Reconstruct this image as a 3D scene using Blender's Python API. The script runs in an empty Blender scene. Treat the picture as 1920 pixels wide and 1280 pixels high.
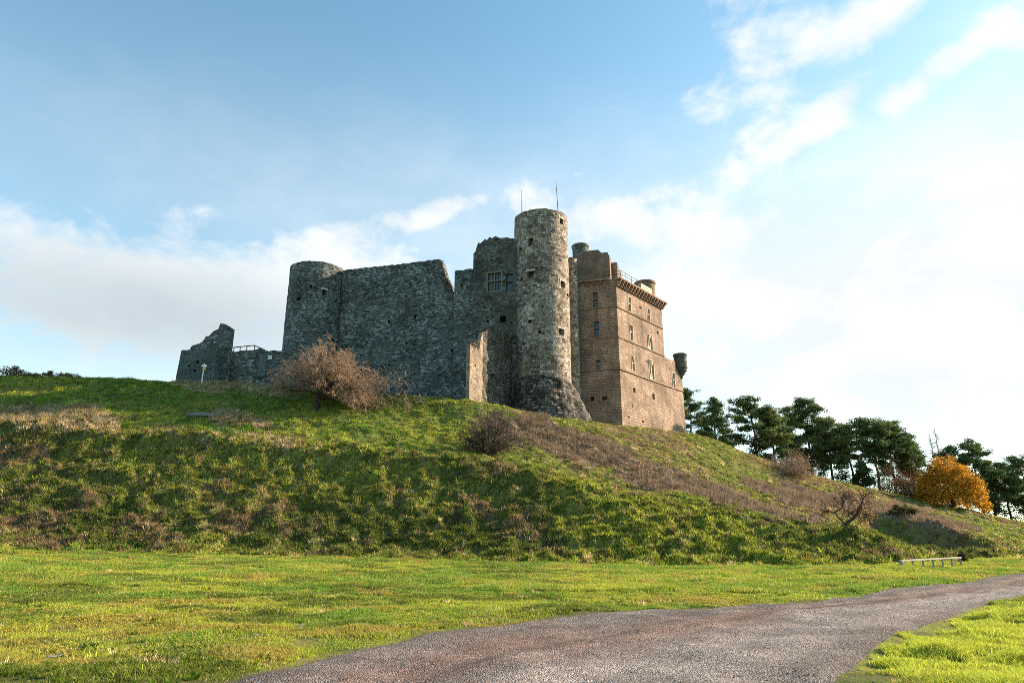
import bpy, math, random
import numpy as np
rng = np.random.default_rng(7)
random.seed(7)
scene = bpy.context.scene
COL = scene.collection
# ------------------------------------------------------------------ camera
FPX, CX, CY = 1280.0, 960.0, 640.0
TILT = math.atan(370 / 1280)
CT, ST = math.cos(TILT), math.sin(TILT)
EYE = 1.6
cam = bpy.data.cameras.new('camera'); cam.lens = 24; cam.sensor_width = 36; cam.clip_end = 9000; cam.clip_start = .1
cam_o = bpy.data.objects.new('camera', cam); COL.objects.link(cam_o)
cam_o.location = (0, 0, EYE); cam_o.rotation_euler = (math.pi / 2 + TILT, 0, 0)
scene.camera = cam_o

def ray(px, py):
    xc = (px - CX) / FPX; yc = (CY - py) / FPX
    return np.array([xc, CT - yc * ST, ST + yc * CT])
def W(px, py, Y):
    d = ray(px, py); t = Y / d[1]
    return np.array([d[0] * t, Y, EYE + d[2] * t])
def project(x, y, z):
    dz = z - EYE
    yf = y * CT + dz * ST; yu = -y * ST + dz * CT
    yf = np.maximum(yf, .1)
    return CX + FPX * x / yf, CY - FPX * yu / yf

# ------------------------------------------------------------------ noise
def _hash(ix, iy, s):
    h = (ix.astype(np.int64) * 374761393 + iy.astype(np.int64) * 668265263 + s * 1442695041) & 0xFFFFFFFF
    h = ((h ^ (h >> 13)) * 1274126177) & 0xFFFFFFFF
    h = h ^ (h >> 16)
    return (h & 0xFFFFFF) / float(0xFFFFFF)
def vnoise(x, y, s=0):
    x = np.asarray(x, float); y = np.asarray(y, float)
    ix = np.floor(x); iy = np.floor(y); fx = x - ix; fy = y - iy
    fx = fx * fx * (3 - 2 * fx); fy = fy * fy * (3 - 2 * fy)
    a = _hash(ix, iy, s); b = _hash(ix + 1, iy, s); c = _hash(ix, iy + 1, s); d = _hash(ix + 1, iy + 1, s)
    return (a + (b - a) * fx) * (1 - fy) + (c + (d - c) * fx) * fy
def fbm(x, y, s=0, o=4):
    v = 0; a = .5; t = 0
    for k in range(o):
        v = v + a * vnoise(x * 2 ** k + 17.3 * k, y * 2 ** k - 9.1 * k, s + k); t += a; a *= .5
    return v / t
def sstep(a, b, x):
    t = np.clip((x - a) / (b - a), 0, 1); return t * t * (3 - 2 * t)

# ------------------------------------------------------------------ terrain profile lines (bearing -> depth, height)
AG = np.linspace(-1.2, 1.4, 1041)
def line(pts):
    P = np.array([W(*p) for p in pts]); a = P[:, 0] / P[:, 1]
    o = np.argsort(a); a = a[o]; P = P[o]
    Y = np.interp(AG, a, P[:, 1]); Z = np.interp(AG, a, P[:, 2])
    k = np.exp(-.5 * (np.arange(-12, 13) / 4.0) ** 2); k /= k.sum()
    f = lambda v: np.convolve(np.pad(v, 12, mode='edge'), k, mode='valid')
    return f(Y), f(Z)
FOOT = [(0,1030,46),(300,1038,46),(600,1045,46),(900,1052,46),(1200,1060,45),(1500,1062,43),(1690,1058,42),(1730,1054,48),(1800,1050,56),(1920,1046,64)]
BRK = [(0,805,65),(180,808,65),(300,812,65),(500,835,64),(640,852,63),(850,872,62),(1000,897,60),(1150,928,58),(1300,957,56),(1450,988,53),(1560,1005,51),(1640,1026,48.5),(1690,1050,46),(1740,1049,55),(1800,1047,60),(1920,1044,66)]
VAL = [(0,797,68),(180,800,68),(300,806,68),(500,826,67),(640,844,66),(850,862,65),(1000,887,63),(1150,917,62),(1300,945,60),(1450,976,58),(1560,1000,59),(1600,996,68),(1640,1001,74.8),(1700,1030,72.4),(1780,1043,69.8),(1850,1046,68.2),(1920,1046,67.2)]
TER = [(0,770,72),(180,776,72),(300,782,72),(500,796,72),(640,810,72),(850,838,71),(1000,868,69),(1150,903,67),(1300,933,66),(1450,960,65),(1560,962,72),(1630,967,77),(1700,974,74.3),(1780,996,71.5),(1850,1016,69.5),(1920,1035,68.3)]
MID = [(0,738,80),(300,746,80),(500,758,79),(640,772,78),(850,796,77),(1000,822,77),(1150,850,78),(1300,878,82),(1450,915,88),(1560,935,92),(1650,948,94),(1760,970,92),(1850,997,88),(1920,1016,85)]
CRE = [(0,706,88),(220,712,88),(330,717,88),(450,719,88),(560,729,87),(700,741,85.5),(800,745,84.5),(880,750,82.8),(940,762,84),(1000,778,85),(1060,786,86),(1110,791,91),(1170,801,98),(1230,808,105),(1290,817,112.5),(1340,827,113),(1380,842,112),(1430,863,112),(1500,888,114),(1570,902,116),(1640,918,117),(1720,937,119),(1800,955,121),(1920,980,125)]
def zat(pts, dY, dz):
    return None
LN = [line(p) for p in (FOOT, BRK, VAL, TER, MID, CRE)]
YC, ZC = LN[-1]
leftw = sstep(.20, .34, AG)
LN.append((YC + 9, ZC + .35 * (1 - leftw) - .5 * leftw))
LN.append((YC + 45, ZC - 4 * (1 - leftw) - 9 * leftw))
LN.append((YC * 0 + 420, ZC * 0 - 28))
LN.append((YC * 0 + 5000, ZC * 0 - 90))
ZF = LN[0][1]
_w = sstep(.25, -.1, AG); LN.insert(1, (LN[1][0] - .9, LN[1][1] - (.45 + .75 * _w)))
LN = [(YC * 0 - 6000, ZC * 0), (YC * 0 + 8, ZC * 0), (LN[0][0] * .6, ZF * .45), (LN[0][0] - 3, ZF * .9 )] + LN
KY = np.stack([l[0] for l in LN], 1); KZ = np.stack([l[1] for l in LN], 1)
# monotone cubic (pchip) tangents for every bearing
H = np.diff(KY, axis=1); D = np.diff(KZ, axis=1) / H
M = np.zeros_like(KY)
for j in range(1, KY.shape[1] - 1):
    d0, d1, h0, h1 = D[:, j-1], D[:, j], H[:, j-1], H[:, j]
    w1 = 2 * h1 + h0; w2 = h1 + 2 * h0
    with np.errstate(divide='ignore', invalid='ignore'):
        m = (w1 + w2) / (w1 / d0 + w2 / d1)
    M[:, j] = np.where(d0 * d1 > 0, m, 0)
M[:, -1] = D[:, -1]
def base_height(x, y):
    x = np.asarray(x, float); y = np.asarray(y, float)
    a = np.clip(x / np.maximum(y, 4.0), -1.2, 1.4)
    f = (a + 1.2) / 2.6 * 1040; i = np.clip(np.floor(f).astype(int), 0, 1039); w = f - i
    z = 0
    for ii, ww in ((i, 1 - w), (i + 1, w)):
        ky = KY[ii]; kz = KZ[ii]; km = M[ii]
        j = np.clip((ky <= y[..., None]).sum(-1) - 1, 0, KY.shape[1] - 2)[..., None]
        g = lambda A, o: np.take_along_axis(A, j + o, -1)[..., 0]
        y0, y1, z0, z1, m0, m1 = g(ky, 0), g(ky, 1), g(kz, 0), g(kz, 1), g(km, 0), g(km, 1)
        h = y1 - y0; t = np.clip((y - y0) / h, 0, 1)
        t2 = t * t; t3 = t2 * t
        z = z + ww * ((2*t3-3*t2+1) * z0 + (t3-2*t2+t) * h * m0 + (-2*t3+3*t2) * z1 + (t3-t2) * h * m1)
    return z
def lookup(k, a):
    return np.interp(a, AG, LN[k][0])
def bankmask(x, y):
    a = np.clip(x / np.maximum(y, 4.0), -1.2, 1.4)
    yf = np.interp(a, AG, KY[:, 4]); yc = np.interp(a, AG, KY[:, 10])
    return sstep(-1.5, 4, y - yf) * (1 - .75 * sstep(-8, 1, y - yc))
def lowbank(x, y):
    a = np.clip(x / np.maximum(y, 4.0), -1.2, 1.4)
    yf = np.interp(a, AG, KY[:, 4]); yb = np.interp(a, AG, KY[:, 7])
    return sstep(-.5, 2, y - yf) * (1 - sstep(-1, 2, y - yb))
# road edges on the flat field
def flat(px, py):
    d = ray(px, py); t = -EYE / d[2]; return d[0] * t, d[1] * t
RL = np.array([flat(*p) for p in [(400,1280),(520,1248),(620,1222),(720,1200),(850,1182),(1000,1165),(1200,1145),(1400,1136),(1550,1126),(1700,1106),(1800,1093),(1870,1082),(1920,1074)]])
RR = np.array([flat(*p) for p in [(1590,1280),(1625,1248),(1660,1215),(1700,1190),(1760,1165),(1830,1143),(1920,1124)]])
dl = RL[0] - RL[1]; dr = RR[0] - RR[1]
RL = np.vstack([RL[0] + dl / np.linalg.norm(dl) * 30, RL, RL[-1] + (RL[-1] - RL[-3]) / np.linalg.norm(RL[-1] - RL[-3]) * 60])
RR = np.vstack([RR[0] + dr / np.linalg.norm(dr) * 30, RR, RR[-1] + (RL[-1] - RL[-2]) / np.linalg.norm(RL[-1] - RL[-2]) * 75])
def resample(P, n):
    s = np.r_[0, np.cumsum(np.linalg.norm(np.diff(P, axis=0), axis=1))]
    q = np.linspace(0, s[-1], n); R = np.stack([np.interp(q, s, P[:, 0]), np.interp(q, s, P[:, 1])], 1)
    k = np.exp(-.5 * (np.arange(-6, 7) / 2.5) ** 2); k /= k.sum()
    return np.stack([np.convolve(np.pad(R[:, c], 6, mode='edge'), k, mode='valid') for c in (0, 1)], 1)
RLs = resample(RL, 220); RRs = resample(RR, 220)
ROADPOLY = np.vstack([RLs, RRs[::-1]])
def sdist_line(x, y, P):
    """distance to polyline, sampled"""
    best = np.full(x.shape, 1e9)
    for p, q in zip(P[:-1], P[1:]):
        d = q - p; L = d @ d + 1e-9
        t = np.clip(((x - p[0]) * d[0] + (y - p[1]) * d[1]) / L, 0, 1)
        best = np.minimum(best, (x - p[0] - t * d[0]) ** 2 + (y - p[1] - t * d[1]) ** 2)
    return np.sqrt(best)
def inpoly(x, y, P):
    c = np.zeros(x.shape, bool)
    for (x0, y0), (x1, y1) in zip(P, np.roll(P, -1, 0)):
        if y0 == y1: continue
        c ^= ((y0 > y) != (y1 > y)) & (x < (x1 - x0) * (y - y0) / (y1 - y0) + x0)
    return c
def road_sd(x, y):
    """signed distance to the road edge, positive inside"""
    d = np.minimum(sdist_line(x, y, RLs[::4]), sdist_line(x, y, RRs[::4]))
    return np.where(inpoly(x, y, ROADPOLY[::2]), d, -d)
def height(x, y, sd=None):
    x = np.asarray(x, float); y = np.asarray(y, float)
    z = base_height(x, y)
    near = sstep(140, 125, y) * sstep(-120, -100, x) * sstep(150, 130, x)
    m = bankmask(x, y) * near; lb = lowbank(x, y) * near
    z = z + m * (.9 * (fbm(x / 9, y / 9, 3, 2) - .5) + .55 * (fbm(x / 2.6, y / 2.6, 11, 2) - .5))
    # ragged ground: hollows and hummocks
    n = vnoise(x / 1.15, y / 1.0, 21); z = z + lb * (.8 * (n - .5)) + m * (1 - lb) * .42 * (n - .5)
    z = z + (lb * .55 + m * .16) * (vnoise(x / .6, y / .55, 25) - .5)
    f = (1 - bankmask(x, y)) * near * sstep(200, 150, y)
    z = z + f * (.18 * (fbm(x / 1.6, y / 1.6, 31, 3) - .5) + .05 * (vnoise(x / .45, y / .45, 37) - .5))
    return z
def gh(x, y):
    return float(height(np.array([x]), np.array([y]))[0])

# ------------------------------------------------------------------ node helpers
def nt_of(m):
    m.use_nodes = True; n = m.node_tree; n.nodes.clear(); return n
def nd(n, t, **k):
    o = n.nodes.new(t)
    for a, v in k.items():
        if a == 'i':
            for kk, vv in v.items(): o.inputs[kk].default_value = vv
        else: setattr(o, a, v)
    return o
def ln(n, a, b): n.links.new(a, b)
def ramp(n, stops, interp='LINEAR'):
    r = n.nodes.new('ShaderNodeValToRGB'); r.color_ramp.interpolation = interp
    e = r.color_ramp.elements
    while len(e) < len(stops): e.new(.5)
    for k, (p, c) in enumerate(stops):
        e[k].position = p; e[k].color = (c[0], c[1], c[2], 1) if not np.isscalar(c) else (c, c, c, 1)
    return r
def mixc(n, fac, a, b, mode='MIX'):
    m = n.nodes.new('ShaderNodeMix'); m.data_type = 'RGBA'; m.blend_type = mode; m.clamp_factor = True
    for s, v in ((m.inputs[0], fac), (m.inputs[6], a), (m.inputs[7], b)):
        if hasattr(v, 'links'): ln(n, v, s)
        elif np.isscalar(v): s.default_value = v if s.type == 'VALUE' else (v, v, v, 1)
        else: s.default_value = (*v, 1)
    return m.outputs[2]
def mth(n, op, a, b=0., c=0.):
    m = n.nodes.new('ShaderNodeMath'); m.operation = op
    for s, v in zip(m.inputs, (a, b, c)):
        if hasattr(v, 'links'): ln(n, v, s)
        else: s.default_value = v
    return m.outputs[0]
def principled(n, rough=.9, spec=.2):
    b = nd(n, 'ShaderNodeBsdfPrincipled'); b.inputs['Roughness'].default_value = rough
    b.inputs['Specular IOR Level'].default_value = spec
    o = nd(n, 'ShaderNodeOutputMaterial'); ln(n, b.outputs[0], o.inputs[0]); return b

def stone(name, cols, bw=.42, bh=.27, distort=.10, mortar=.02, mcol=(.05,.05,.05), stain=(.05,.05,.045), stain_amt=.6, bump=.5, streak=.5, big=1.0):
    m = bpy.data.materials.new(name); n = nt_of(m); b = principled(n, .93, .15)
    uv = nd(n, 'ShaderNodeUVMap'); uv.uv_map = 'UVMap'
    nz = nd(n, 'ShaderNodeTexNoise', i={'Scale': 1.3, 'Detail': 3}); ln(n, uv.outputs[0], nz.inputs['Vector'])
    vm = nd(n, 'ShaderNodeVectorMath', operation='MULTIPLY_ADD'); ln(n, nz.outputs['Color'], vm.inputs[0])
    vm.inputs[1].default_value = (distort * 2.5, distort * 2.5, 0); ln(n, uv.outputs[0], vm.inputs[2])
    br = nd(n, 'ShaderNodeTexBrick', offset=.43, squash=.8, squash_frequency=3, i={'Scale': 1.0, 'Mortar Size': mortar, 'Mortar Smooth': .6, 'Brick Width': bw, 'Row Height': bh,
            'Color1': (0,0,0,1), 'Color2': (1,1,1,1), 'Mortar': (.3,.3,.3,1)})
    ln(n, vm.outputs[0], br.inputs['Vector'])
    br2 = nd(n, 'ShaderNodeTexBrick', offset=.37, squash=1.4, squash_frequency=2, i={'Scale': 1.0, 'Mortar Size': mortar, 'Mortar Smooth': .6, 'Brick Width': bw * 1.9, 'Row Height': bh * 2,
            'Color1': (0,0,0,1), 'Color2': (1,1,1,1), 'Mortar': (.3,.3,.3,1)})
    ln(n, vm.outputs[0], br2.inputs['Vector'])
    sel = nd(n, 'ShaderNodeTexNoise', i={'Scale': .5, 'Detail': 3}); ln(n, uv.outputs[0], sel.inputs['Vector'])
    self_ = ramp(n, [(.5, 0.), (.53, 1.)]); ln(n, sel.outputs[0], self_.inputs[0])
    selv = mth(n, 'MULTIPLY', self_.outputs[0], big * .6)
    per = mixc(n, selv, br.outputs['Color'], br2.outputs['Color'])
    k = len(cols); cr = ramp(n, [(i / (k - 1) if k > 1 else 0, c) for i, c in enumerate(cols)]); ln(n, per, cr.inputs[0])
    # soft blotches in the stone itself
    n2 = nd(n, 'ShaderNodeTexNoise', i={'Scale': .22, 'Detail': 6, 'Roughness': .65}); ln(n, uv.outputs[0], n2.inputs['Vector'])
    r2 = ramp(n, [(.35, .62), (.65, 1.3)]); ln(n, n2.outputs[0], r2.inputs[0])
    c = mixc(n, 1.0, cr.outputs[0], r2.outputs[0], 'MULTIPLY')
    n5 = nd(n, 'ShaderNodeTexNoise', i={'Scale': 5.0, 'Detail': 3}); ln(n, uv.outputs[0], n5.inputs['Vector'])
    r5 = ramp(n, [(.3, .65), (.7, 1.35)]); ln(n, n5.outputs[0], r5.inputs[0])
    c = mixc(n, .8, c, r5.outputs[0], 'MULTIPLY')
    mo = mth(n, 'MAXIMUM', br.outputs['Fac'], 0.)
    c = mixc(n, mth(n, 'MULTIPLY', mo, .85), c, mcol)
    # lichen and water streaks running down
    mp = nd(n, 'ShaderNodeMapping'); mp.inputs['Scale'].default_value = (1.1, .09, 1); ln(n, uv.outputs[0], mp.inputs[0])
    n3 = nd(n, 'ShaderNodeTexNoise', i={'Scale': 1.0, 'Detail': 5, 'Roughness': .6}); ln(n, mp.outputs[0], n3.inputs['Vector'])
    r3 = ramp(n, [(.48, 0.), (.72, 1.)]); ln(n, n3.outputs[0], r3.inputs[0])
    c = mixc(n, mth(n, 'MULTIPLY', r3.outputs[0], streak), c, stain)
    n4 = nd(n, 'ShaderNodeTexNoise', i={'Scale': .12, 'Detail': 5, 'Roughness': .6}); ln(n, uv.outputs[0], n4.inputs['Vector'])
    r4 = ramp(n, [(.5, 0.), (.68, 1.)]); ln(n, n4.outputs[0], r4.inputs[0])
    c = mixc(n, mth(n, 'MULTIPLY', r4.outputs[0], stain_amt), c, stain)
    ln(n, c, b.inputs['Base Color'])
    hgt = mth(n, 'ADD', mth(n, 'MULTIPLY', mo, -1.0), mth(n, 'ADD', mth(n, 'MULTIPLY', per, .7), mth(n, 'MULTIPLY', n5.outputs[0], .8)))
    bp = nd(n, 'ShaderNodeBump', i={'Strength': bump, 'Distance': .12}); ln(n, hgt, bp.inputs['Height']); ln(n, bp.outputs[0], b.inputs['Normal'])
    return m
def plain(name, col, rough=.8, var=.25, scale=3., spec=.2):
    m = bpy.data.materials.new(name); n = nt_of(m); b = principled(n, rough, spec)
    tc = nd(n, 'ShaderNodeTexCoord'); nz = nd(n, 'ShaderNodeTexNoise', i={'Scale': scale, 'Detail': 5}); ln(n, tc.outputs['Object'], nz.inputs['Vector'])
    r = ramp(n, [(.3, [c * (1 - var) for c in col]), (.7, [c * (1 + var) for c in col])]); ln(n, nz.outputs[0], r.inputs[0]); ln(n, r.outputs[0], b.inputs['Base Color'])
    bp = nd(n, 'ShaderNodeBump', i={'Strength': .3, 'Distance': .02}); ln(n, nz.outputs[0], bp.inputs['Height']); ln(n, bp.outputs[0], b.inputs['Normal'])
    return m
def foliage(name, trans=.35):
    m = bpy.data.materials.new(name); n = nt_of(m)
    at = nd(n, 'ShaderNodeAttribute', attribute_name='Col')
    d = nd(n, 'ShaderNodeBsdfDiffuse'); t = nd(n, 'ShaderNodeBsdfTranslucent'); mx = nd(n, 'ShaderNodeMixShader'); mx.inputs[0].default_value = trans
    ln(n, at.outputs['Color'], d.inputs[0]); ln(n, at.outputs['Color'], t.inputs[0])
    ln(n, d.outputs[0], mx.inputs[1]); ln(n, t.outputs[0], mx.inputs[2])
    o = nd(n, 'ShaderNodeOutputMaterial'); ln(n, mx.outputs[0], o.inputs[0]); return m
def bark(name, col):
    return plain(name, col, .95, .35, 6.)

# ------------------------------------------------------------------ object helpers
def tag(o, label, cat, group=None):
    o['label'] = label; o['category'] = cat
    if group: o['group'] = group
    return o
def empty(name, loc, label=None, cat=None, group=None):
    o = bpy.data.objects.new(name, None); COL.objects.link(o); o.location = loc; o.empty_display_size = .2
    if label: tag(o, label, cat, group)
    return o
def link(name, me, mat, parent=None):
    o = bpy.data.objects.new(name, me); COL.objects.link(o)
    for mm in (mat if isinstance(mat, (list, tuple)) else [mat]): me.materials.append(mm)
    if parent is not None:
        o.parent = parent
        o.matrix_parent_inverse = world_of(parent).inverted()
    return o
def world_of(o):
    from mathutils import Matrix
    m = Matrix.LocRotScale(o.location, o.rotation_euler, o.scale)
    if o.parent: m = world_of(o.parent) @ o.matrix_parent_inverse @ m
    return m
def mesh_np(name, V, F, k, col=None, smooth=False, uv=None):
    """V (n,3), F (m,k) with constant face size k"""
    me = bpy.data.meshes.new(name); V = np.asarray(V, np.float32); F = np.asarray(F, np.int32)
    me.vertices.add(len(V)); me.vertices.foreach_set('co', V.ravel())
    me.loops.add(F.size); me.loops.foreach_set('vertex_index', F.ravel())
    me.polygons.add(len(F)); me.polygons.foreach_set('loop_start', np.arange(0, F.size, k, dtype=np.int32))
    me.polygons.foreach_set('loop_total', np.full(len(F), k, np.int32))
    if smooth: me.polygons.foreach_set('use_smooth', np.ones(len(F), bool))
    if col is not None:
        a = me.color_attributes.new('Col', 'FLOAT_COLOR', 'POINT')
        c = np.ones((len(V), 4), np.float32); c[:, :3] = col; a.data.foreach_set('color', c.ravel())
    me.update(calc_edges=True)
    return me
class MB:
    def __init__(s): s.v = []; s.f = []; s.uv = []; s.m = []
    def face(s, pts, uvs=None, m=0):
        i = len(s.v); s.v += [tuple(p) for p in pts]; s.f.append(tuple(range(i, i + len(pts))))
        if uvs is None:
            p = [np.asarray(q, float) for q in pts]; nn = np.cross(p[1] - p[0], p[2] - p[0])
            if abs(nn[2]) > .7 * np.linalg.norm(nn): uvs = [(q[0], q[1]) for q in p]
            else:
                h = np.array([-nn[1], nn[0], 0]); h = h / (np.linalg.norm(h) + 1e-9); uvs = [(q @ h, q[2]) for q in p]
        s.uv.append(uvs); s.m.append(m)
    def quadbox(s, c, ux, uy, uz, m=0):
        c = np.asarray(c, float); ux = np.asarray(ux, float); uy = np.asarray(uy, float); uz = np.asarray(uz, float)
        P = lambda a, b, d: c + a * ux + b * uy + d * uz
        for q in ([(-1,-1,-1),(-1,1,-1),(1,1,-1),(1,-1,-1)], [(-1,-1,1),(1,-1,1),(1,1,1),(-1,1,1)], [(-1,-1,-1),(1,-1,-1),(1,-1,1),(-1,-1,1)],
                  [(1,1,-1),(-1,1,-1),(-1,1,1),(1,1,1)], [(-1,1,-1),(-1,-1,-1),(-1,-1,1),(-1,1,1)], [(1,-1,-1),(1,1,-1),(1,1,1),(1,-1,1)]):
            s.face([P(*t) for t in q], None, m)
    def tube(s, p0, p1, r0, r1, k=8, cap=True, m=0):
        p0 = np.asarray(p0, float); p1 = np.asarray(p1, float); d = p1 - p0; d = d / np.linalg.norm(d)
        a = np.cross(d, [0, 0, 1] if abs(d[2]) < .9 else [1, 0, 0]); a /= np.linalg.norm(a); b = np.cross(d, a)
        R = [np.cos(t) * a + np.sin(t) * b for t in np.arange(k) * 2 * np.pi / k]
        for i in range(k):
            j = (i + 1) % k; s.face([p0 + R[i]*r0, p0 + R[j]*r0, p1 + R[j]*r1, p1 + R[i]*r1], None, m)
        if cap:
            s.face([p1 + R[i]*r1 for i in range(k)], None, m); s.face([p0 + R[i]*r0 for i in range(k)][::-1], None, m)
    def build(s, name, mat, parent=None, merge=False):
        me = bpy.data.meshes.new(name); me.from_pydata(s.v, [], s.f)
        u = me.uv_layers.new(name='UVMap'); u.data.foreach_set('uv', np.array([c for f in s.uv for c in f], np.float32).ravel())
        me.polygons.foreach_set('material_index', np.array(s.m, np.int32)); me.update()
        return link(name, me, mat, parent)

# ------------------------------------------------------------------ materials
M_wall = stone('grey_rubble_stone', [(.026,.031,.030),(.088,.102,.099),(.16,.183,.176),(.085,.069,.058),(.31,.345,.335),(.112,.13,.126)], .46, .25, .13, .022, (.035,.04,.04), (.05,.05,.042), .42, .8, .4)
M_tower = stone('brown_grey_tower_stone', [(.065,.05,.04),(.215,.168,.135),(.37,.30,.24),(.16,.105,.08),(.52,.46,.39),(.26,.205,.165)], .54, .32, .09, .024, (.05,.043,.038), (.075,.062,.052), .38, .85, .3)
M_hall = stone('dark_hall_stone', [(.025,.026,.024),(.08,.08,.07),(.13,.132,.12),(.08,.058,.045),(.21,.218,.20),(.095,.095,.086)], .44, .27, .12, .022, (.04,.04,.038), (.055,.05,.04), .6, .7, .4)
M_keep = stone('warm_ashlar_stone', [(.25,.165,.122),(.315,.213,.16),(.37,.255,.193),(.28,.188,.14),(.34,.232,.175)], .92, .44, .06, .024, (.135,.092,.068), (.11,.078,.055), .6, .8, .6, .35)
M_spur = stone('pale_dressed_stone', [(.16,.115,.085),(.29,.215,.16),(.36,.275,.205),(.23,.17,.128)], .5, .27, .08, .02, (.10,.08,.06), (.12,.10,.08), .4, .6, .3)
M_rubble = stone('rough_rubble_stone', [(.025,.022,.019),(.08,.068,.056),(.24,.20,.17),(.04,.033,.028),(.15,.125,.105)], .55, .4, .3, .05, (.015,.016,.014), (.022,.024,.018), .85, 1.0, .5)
M_rub2 = stone('shade_darkened_rubble', [(.03,.026,.022),(.12,.10,.082),(.20,.175,.148),(.065,.05,.04),(.16,.14,.118)], .5, .36, .3, .05, (.02,.019,.017), (.045,.045,.035), .6, 1.0, .3)  # rubble of the spur wall, colour darkened for the shade on that stretch
M_ruin = stone('ruin_stone_pale_mortar', [(.035,.042,.042),(.065,.078,.076),(.10,.112,.107),(.055,.062,.062)], .55, .32, .3, .045, (.17,.19,.185), (.04,.045,.04), .45, .7, .3)
M_frame = plain('pale_limestone', (.46,.365,.285), .85, .12, 4)
M_dframe = plain('weathered_limestone', (.17,.155,.115), .9, .2, 4)
M_dark = plain('interior_darkness', (.02,.018,.016), .95, .3, 2)  # near-black backing: the unlit depth of the openings is put into its colour
M_glass = bpy.data.materials.new('old_glass'); _n = nt_of(M_glass); _b = principled(_n, .15, .5); _b.inputs['Base Color'].default_value = (.035,.04,.045,1)
M_metal = plain('dark_metal', (.03,.032,.035), .5, .1, 8)
M_mast = plain('grey_mast_metal', (.16,.16,.17), .5, .1, 8)
M_wood = plain('bleached_wood', (.34,.285,.245), .8, .12, 8)
M_post = plain('grey_weathered_post', (.22,.22,.22), .85, .2, 10)
M_yel = plain('yellow_board', (.65,.42,.10), .7, .1, 8)
M_white = plain('white_board', (.78,.76,.72), .6, .05, 8)
M_door = plain('grey_planks', (.11,.125,.13), .9, .25, 3)
M_rock = plain('weathered_rock', (.18,.16,.148), .95, .3, 5)

# ------------------------------------------------------------------ masonry surfaces
def shell(F, us, vs, top, holes, depth=1.2, mat=None, name='wall', parent=None, capdepth=1.2, hole_name='window', frames=None, closed=False, vmin=None):
    """F(u,v,d): surface point, d metres inward. holes: (u0,u1,v0,v1,style). Returns wall object; every hole becomes a recess object under it."""
    us = sorted(set(np.round(list(us) + [h[0] for h in holes] + [h[1] for h in holes], 3)))
    vs = sorted(set(np.round(list(vs) + [h[2] for h in holes] + [h[3] for h in holes], 3)))
    mb = MB()
    for u0, u1 in zip(us[:-1], us[1:]):
        t0, t1 = top(u0 + 1e-4), top(u1 - 1e-4)
        um = (u0 + u1) / 2
        for v0, v1 in zip(vs[:-1], vs[1:]):
            if v0 >= max(t0, t1) - 1e-3: continue
            vm = (v0 + v1) / 2
            if any(h[0] < um < h[1] and h[2] < vm < h[3] for h in holes): continue
            a, b, c, d = (u0, min(v0, t0)), (u1, min(v0, t1)), (u1, min(v1, t1)), (u0, min(v1, t0))
            if v1 == vs[-1]: c = (u1, t1); d = (u0, t0)
            mb.face([F(*q, 0) for q in (a, b, c, d)], [a, b, c, d])
        # coping and back face
        mb.face([F(u0, t0, 0), F(u1, t1, 0), F(u1, t1, capdepth), F(u0, t0, capdepth)], [(u0, t0), (u1, t1), (u1, t1 + .6), (u0, t0 + .6)])
        mb.face([F(u1, vs[0], capdepth), F(u0, vs[0], capdepth), F(u0, t0, capdepth), F(u1, t1, capdepth)], [(u1, vs[0]), (u0, vs[0]), (u0, t0), (u1, t1)])
    # vertical joints where the top steps, and end faces
    for i, u in enumerate(us):
        tl = top(u - 1e-4) if i > 0 else None; tr = top(u + 1e-4) if i < len(us) - 1 else None
        if closed and (i == 0 or i == len(us) - 1): continue
        lo = vs[0] if (tl is None or tr is None) else min(tl, tr); hi = tl if tr is None else tr if tl is None else max(tl, tr)
        if hi - lo > .01:
            q = [F(u, lo, 0), F(u, lo, capdepth), F(u, hi, capdepth), F(u, hi, 0)]
            uvq = [(u, lo), (u + capdepth, lo), (u + capdepth, hi), (u, hi)]
            if not (tr is None or (tl is not None and tl > tr)): q = q[::-1]; uvq = uvq[::-1]
            mb.face(q, uvq)
    o = mb.build(name, mat, parent)
    for h in holes:
        recess(F, h, depth, mat, o, hole_name)
    return o
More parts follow.
